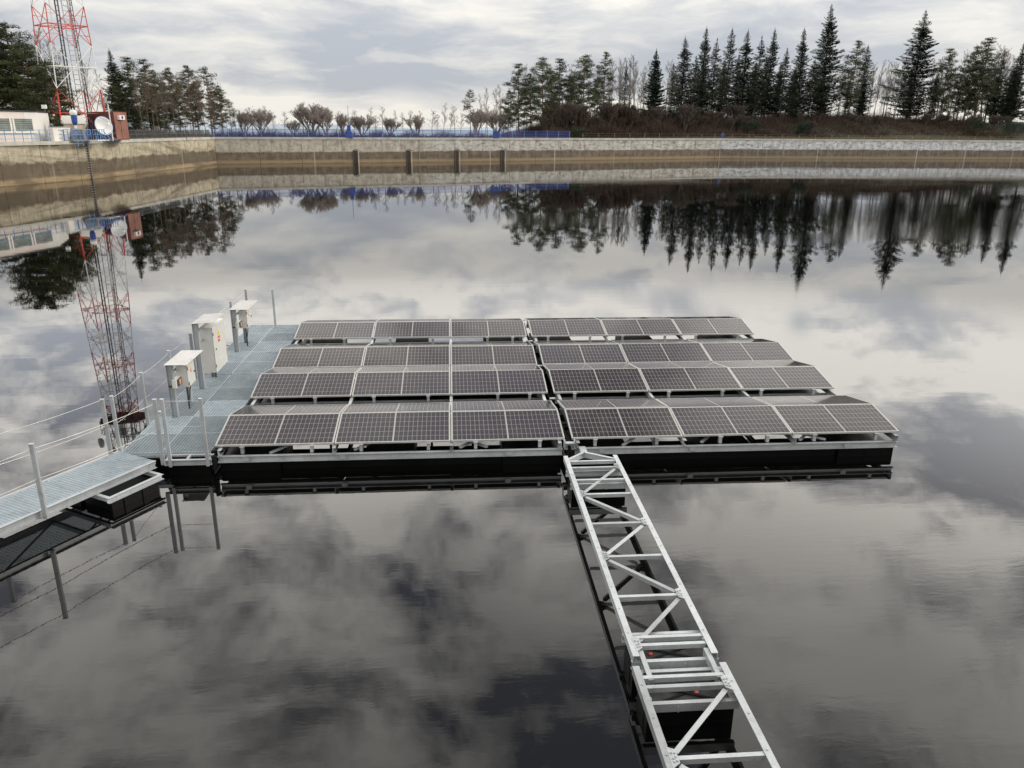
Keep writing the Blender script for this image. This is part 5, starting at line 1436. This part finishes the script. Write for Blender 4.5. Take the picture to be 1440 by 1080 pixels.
soft = t.smooth(t.math('ADD', t.math('MULTIPLY', n2, .55), t.math('MULTIPLY', n1, .45)), .40, .68)
cl = t.math('MULTIPLY', t.smooth(cl, .445, .635), 1.16)
cl = t.math('ADD', t.math('MULTIPLY', soft, t.math('SUBTRACT', 1.0, t.smooth(zz, .10, .20))), t.math('MULTIPLY', cl, t.smooth(zz, .10, .20)))
# bright and dark regions of the cloud deck, by direction
def lobe(u, v, k, refl=True):
    d = ray(u, v).normalized()
    if refl: d.z = abs(d.z)
    dt = t.vmath('DOT_PRODUCT', dr, tuple(d))
    return t.math('EXPONENT', t.math('MULTIPLY', t.math('SUBTRACT', dt, 1.0), k))
LOB = [  # cloud masses: reflected bearing, tightness, amount
    (1180, 560, 200, .12), (1440, 640, 60, .25), (1420, 480, 200, .15), (1080, 470, 300, .22), (950, 690, 160, .22), (470, 720, 200, .30), (330, 480, 80, .15), (900, 400, 160, .15), (560, 360, 150, .15),
    (640, 850, 260, -.40), (590, 790, 600, -.25), (840, 1040, 90, -.55), (700, 1080, 60, -.40), (1170, 650, 500, -.30), (1250, 850, 160, -.30), (150, 620, 60, -.20), (120, 900, 50, -.25), (1000, 880, 200, -.10), (1330, 540, 400, -.18),
    (560, 920, 200, .22), (1150, 760, 160, .15), (1440, 980, 60, -.15)]
band = t.math('SUBTRACT', 1.0, t.smooth(zz, .018, .05)); gap = t.math('MULTIPLY', t.smooth(zz, .03, .06), t.math('SUBTRACT', 1.0, t.smooth(zz, .08, .12)))
acc = t.math('ADD', cl, t.math('SUBTRACT', t.math('MULTIPLY', band, .45), t.math('MULTIPLY', gap, .18)))
for u_, v_, k_, a_ in LOB: acc = t.math('ADD', acc, t.math('MULTIPLY', lobe(u_, v_, k_), a_))
for u_, v_, k_, a_ in ((400, 160, 1500, .6), (560, 162, 1500, .6), (700, 165, 1500, .5), (250, 100, 400, -.1), (860, 30, 300, .25), (1400, 100, 300, .35), (100, 20, 200, .1), (500, 90, 500, -.25), (1000, 60, 900, -.12)):
    acc = t.math('ADD', acc, t.math('MULTIPLY', lobe(u_, v_, k_, False), a_))
acc = t.math('MAXIMUM', t.math('MINIMUM', acc, 1.15), 0.0)
g = t.new('ShaderNodeFloatCurve'); cm = g.mapping.curves[0].points
t.put(g.inputs['Value'], zz)
PT = [(0, .23), (.11, .25), (.16, .28), (.19, .44), (.25, .66), (.36, .80), (.5, .66), (.65, .52), (1, .50)]
cm[0].location = PT[0]; cm[1].location = PT[-1]
for p_ in PT[1:-1]: cm.new(*p_)
g.mapping.update()
gl = t.math('MULTIPLY', g.outputs[0], 4.0)
hi_ = t.smooth(zz, .12, .45)
dk = t.mix(hi_, (.53, .56, .62), (.150, .153, .178))
cloud = t.mix(acc, dk, (1.0, .96, .885))
cloud = t.vmath('MULTIPLY', cloud, t.comb(gl, gl, gl))
skyc = t.mix(1.0, sky.outputs[0], (.15, .15, .15), 'MULTIPLY')
hole = t.math('ADD', lobe(1126, 452, 9000), t.math('MULTIPLY', lobe(600, 780, 400), .15))
cov = t.math('SUBTRACT', .94, t.math('MULTIPLY', hole, .45))
final = t.mix(cov, skyc, cloud)
final = t.mix(t.smooth(Z, -.06, -.01), (.12, .11, .09), final)
t.put(bg.inputs[0], final); bg.inputs[1].default_value = 1.0

S.view_settings.view_transform = 'Standard'; S.view_settings.look = 'None'; S.view_settings.exposure = 0; S.view_settings.gamma = 1
S.cycles.max_bounces = 8; S.cycles.glossy_bounces = 4; S.cycles.sample_clamp_indirect = 8
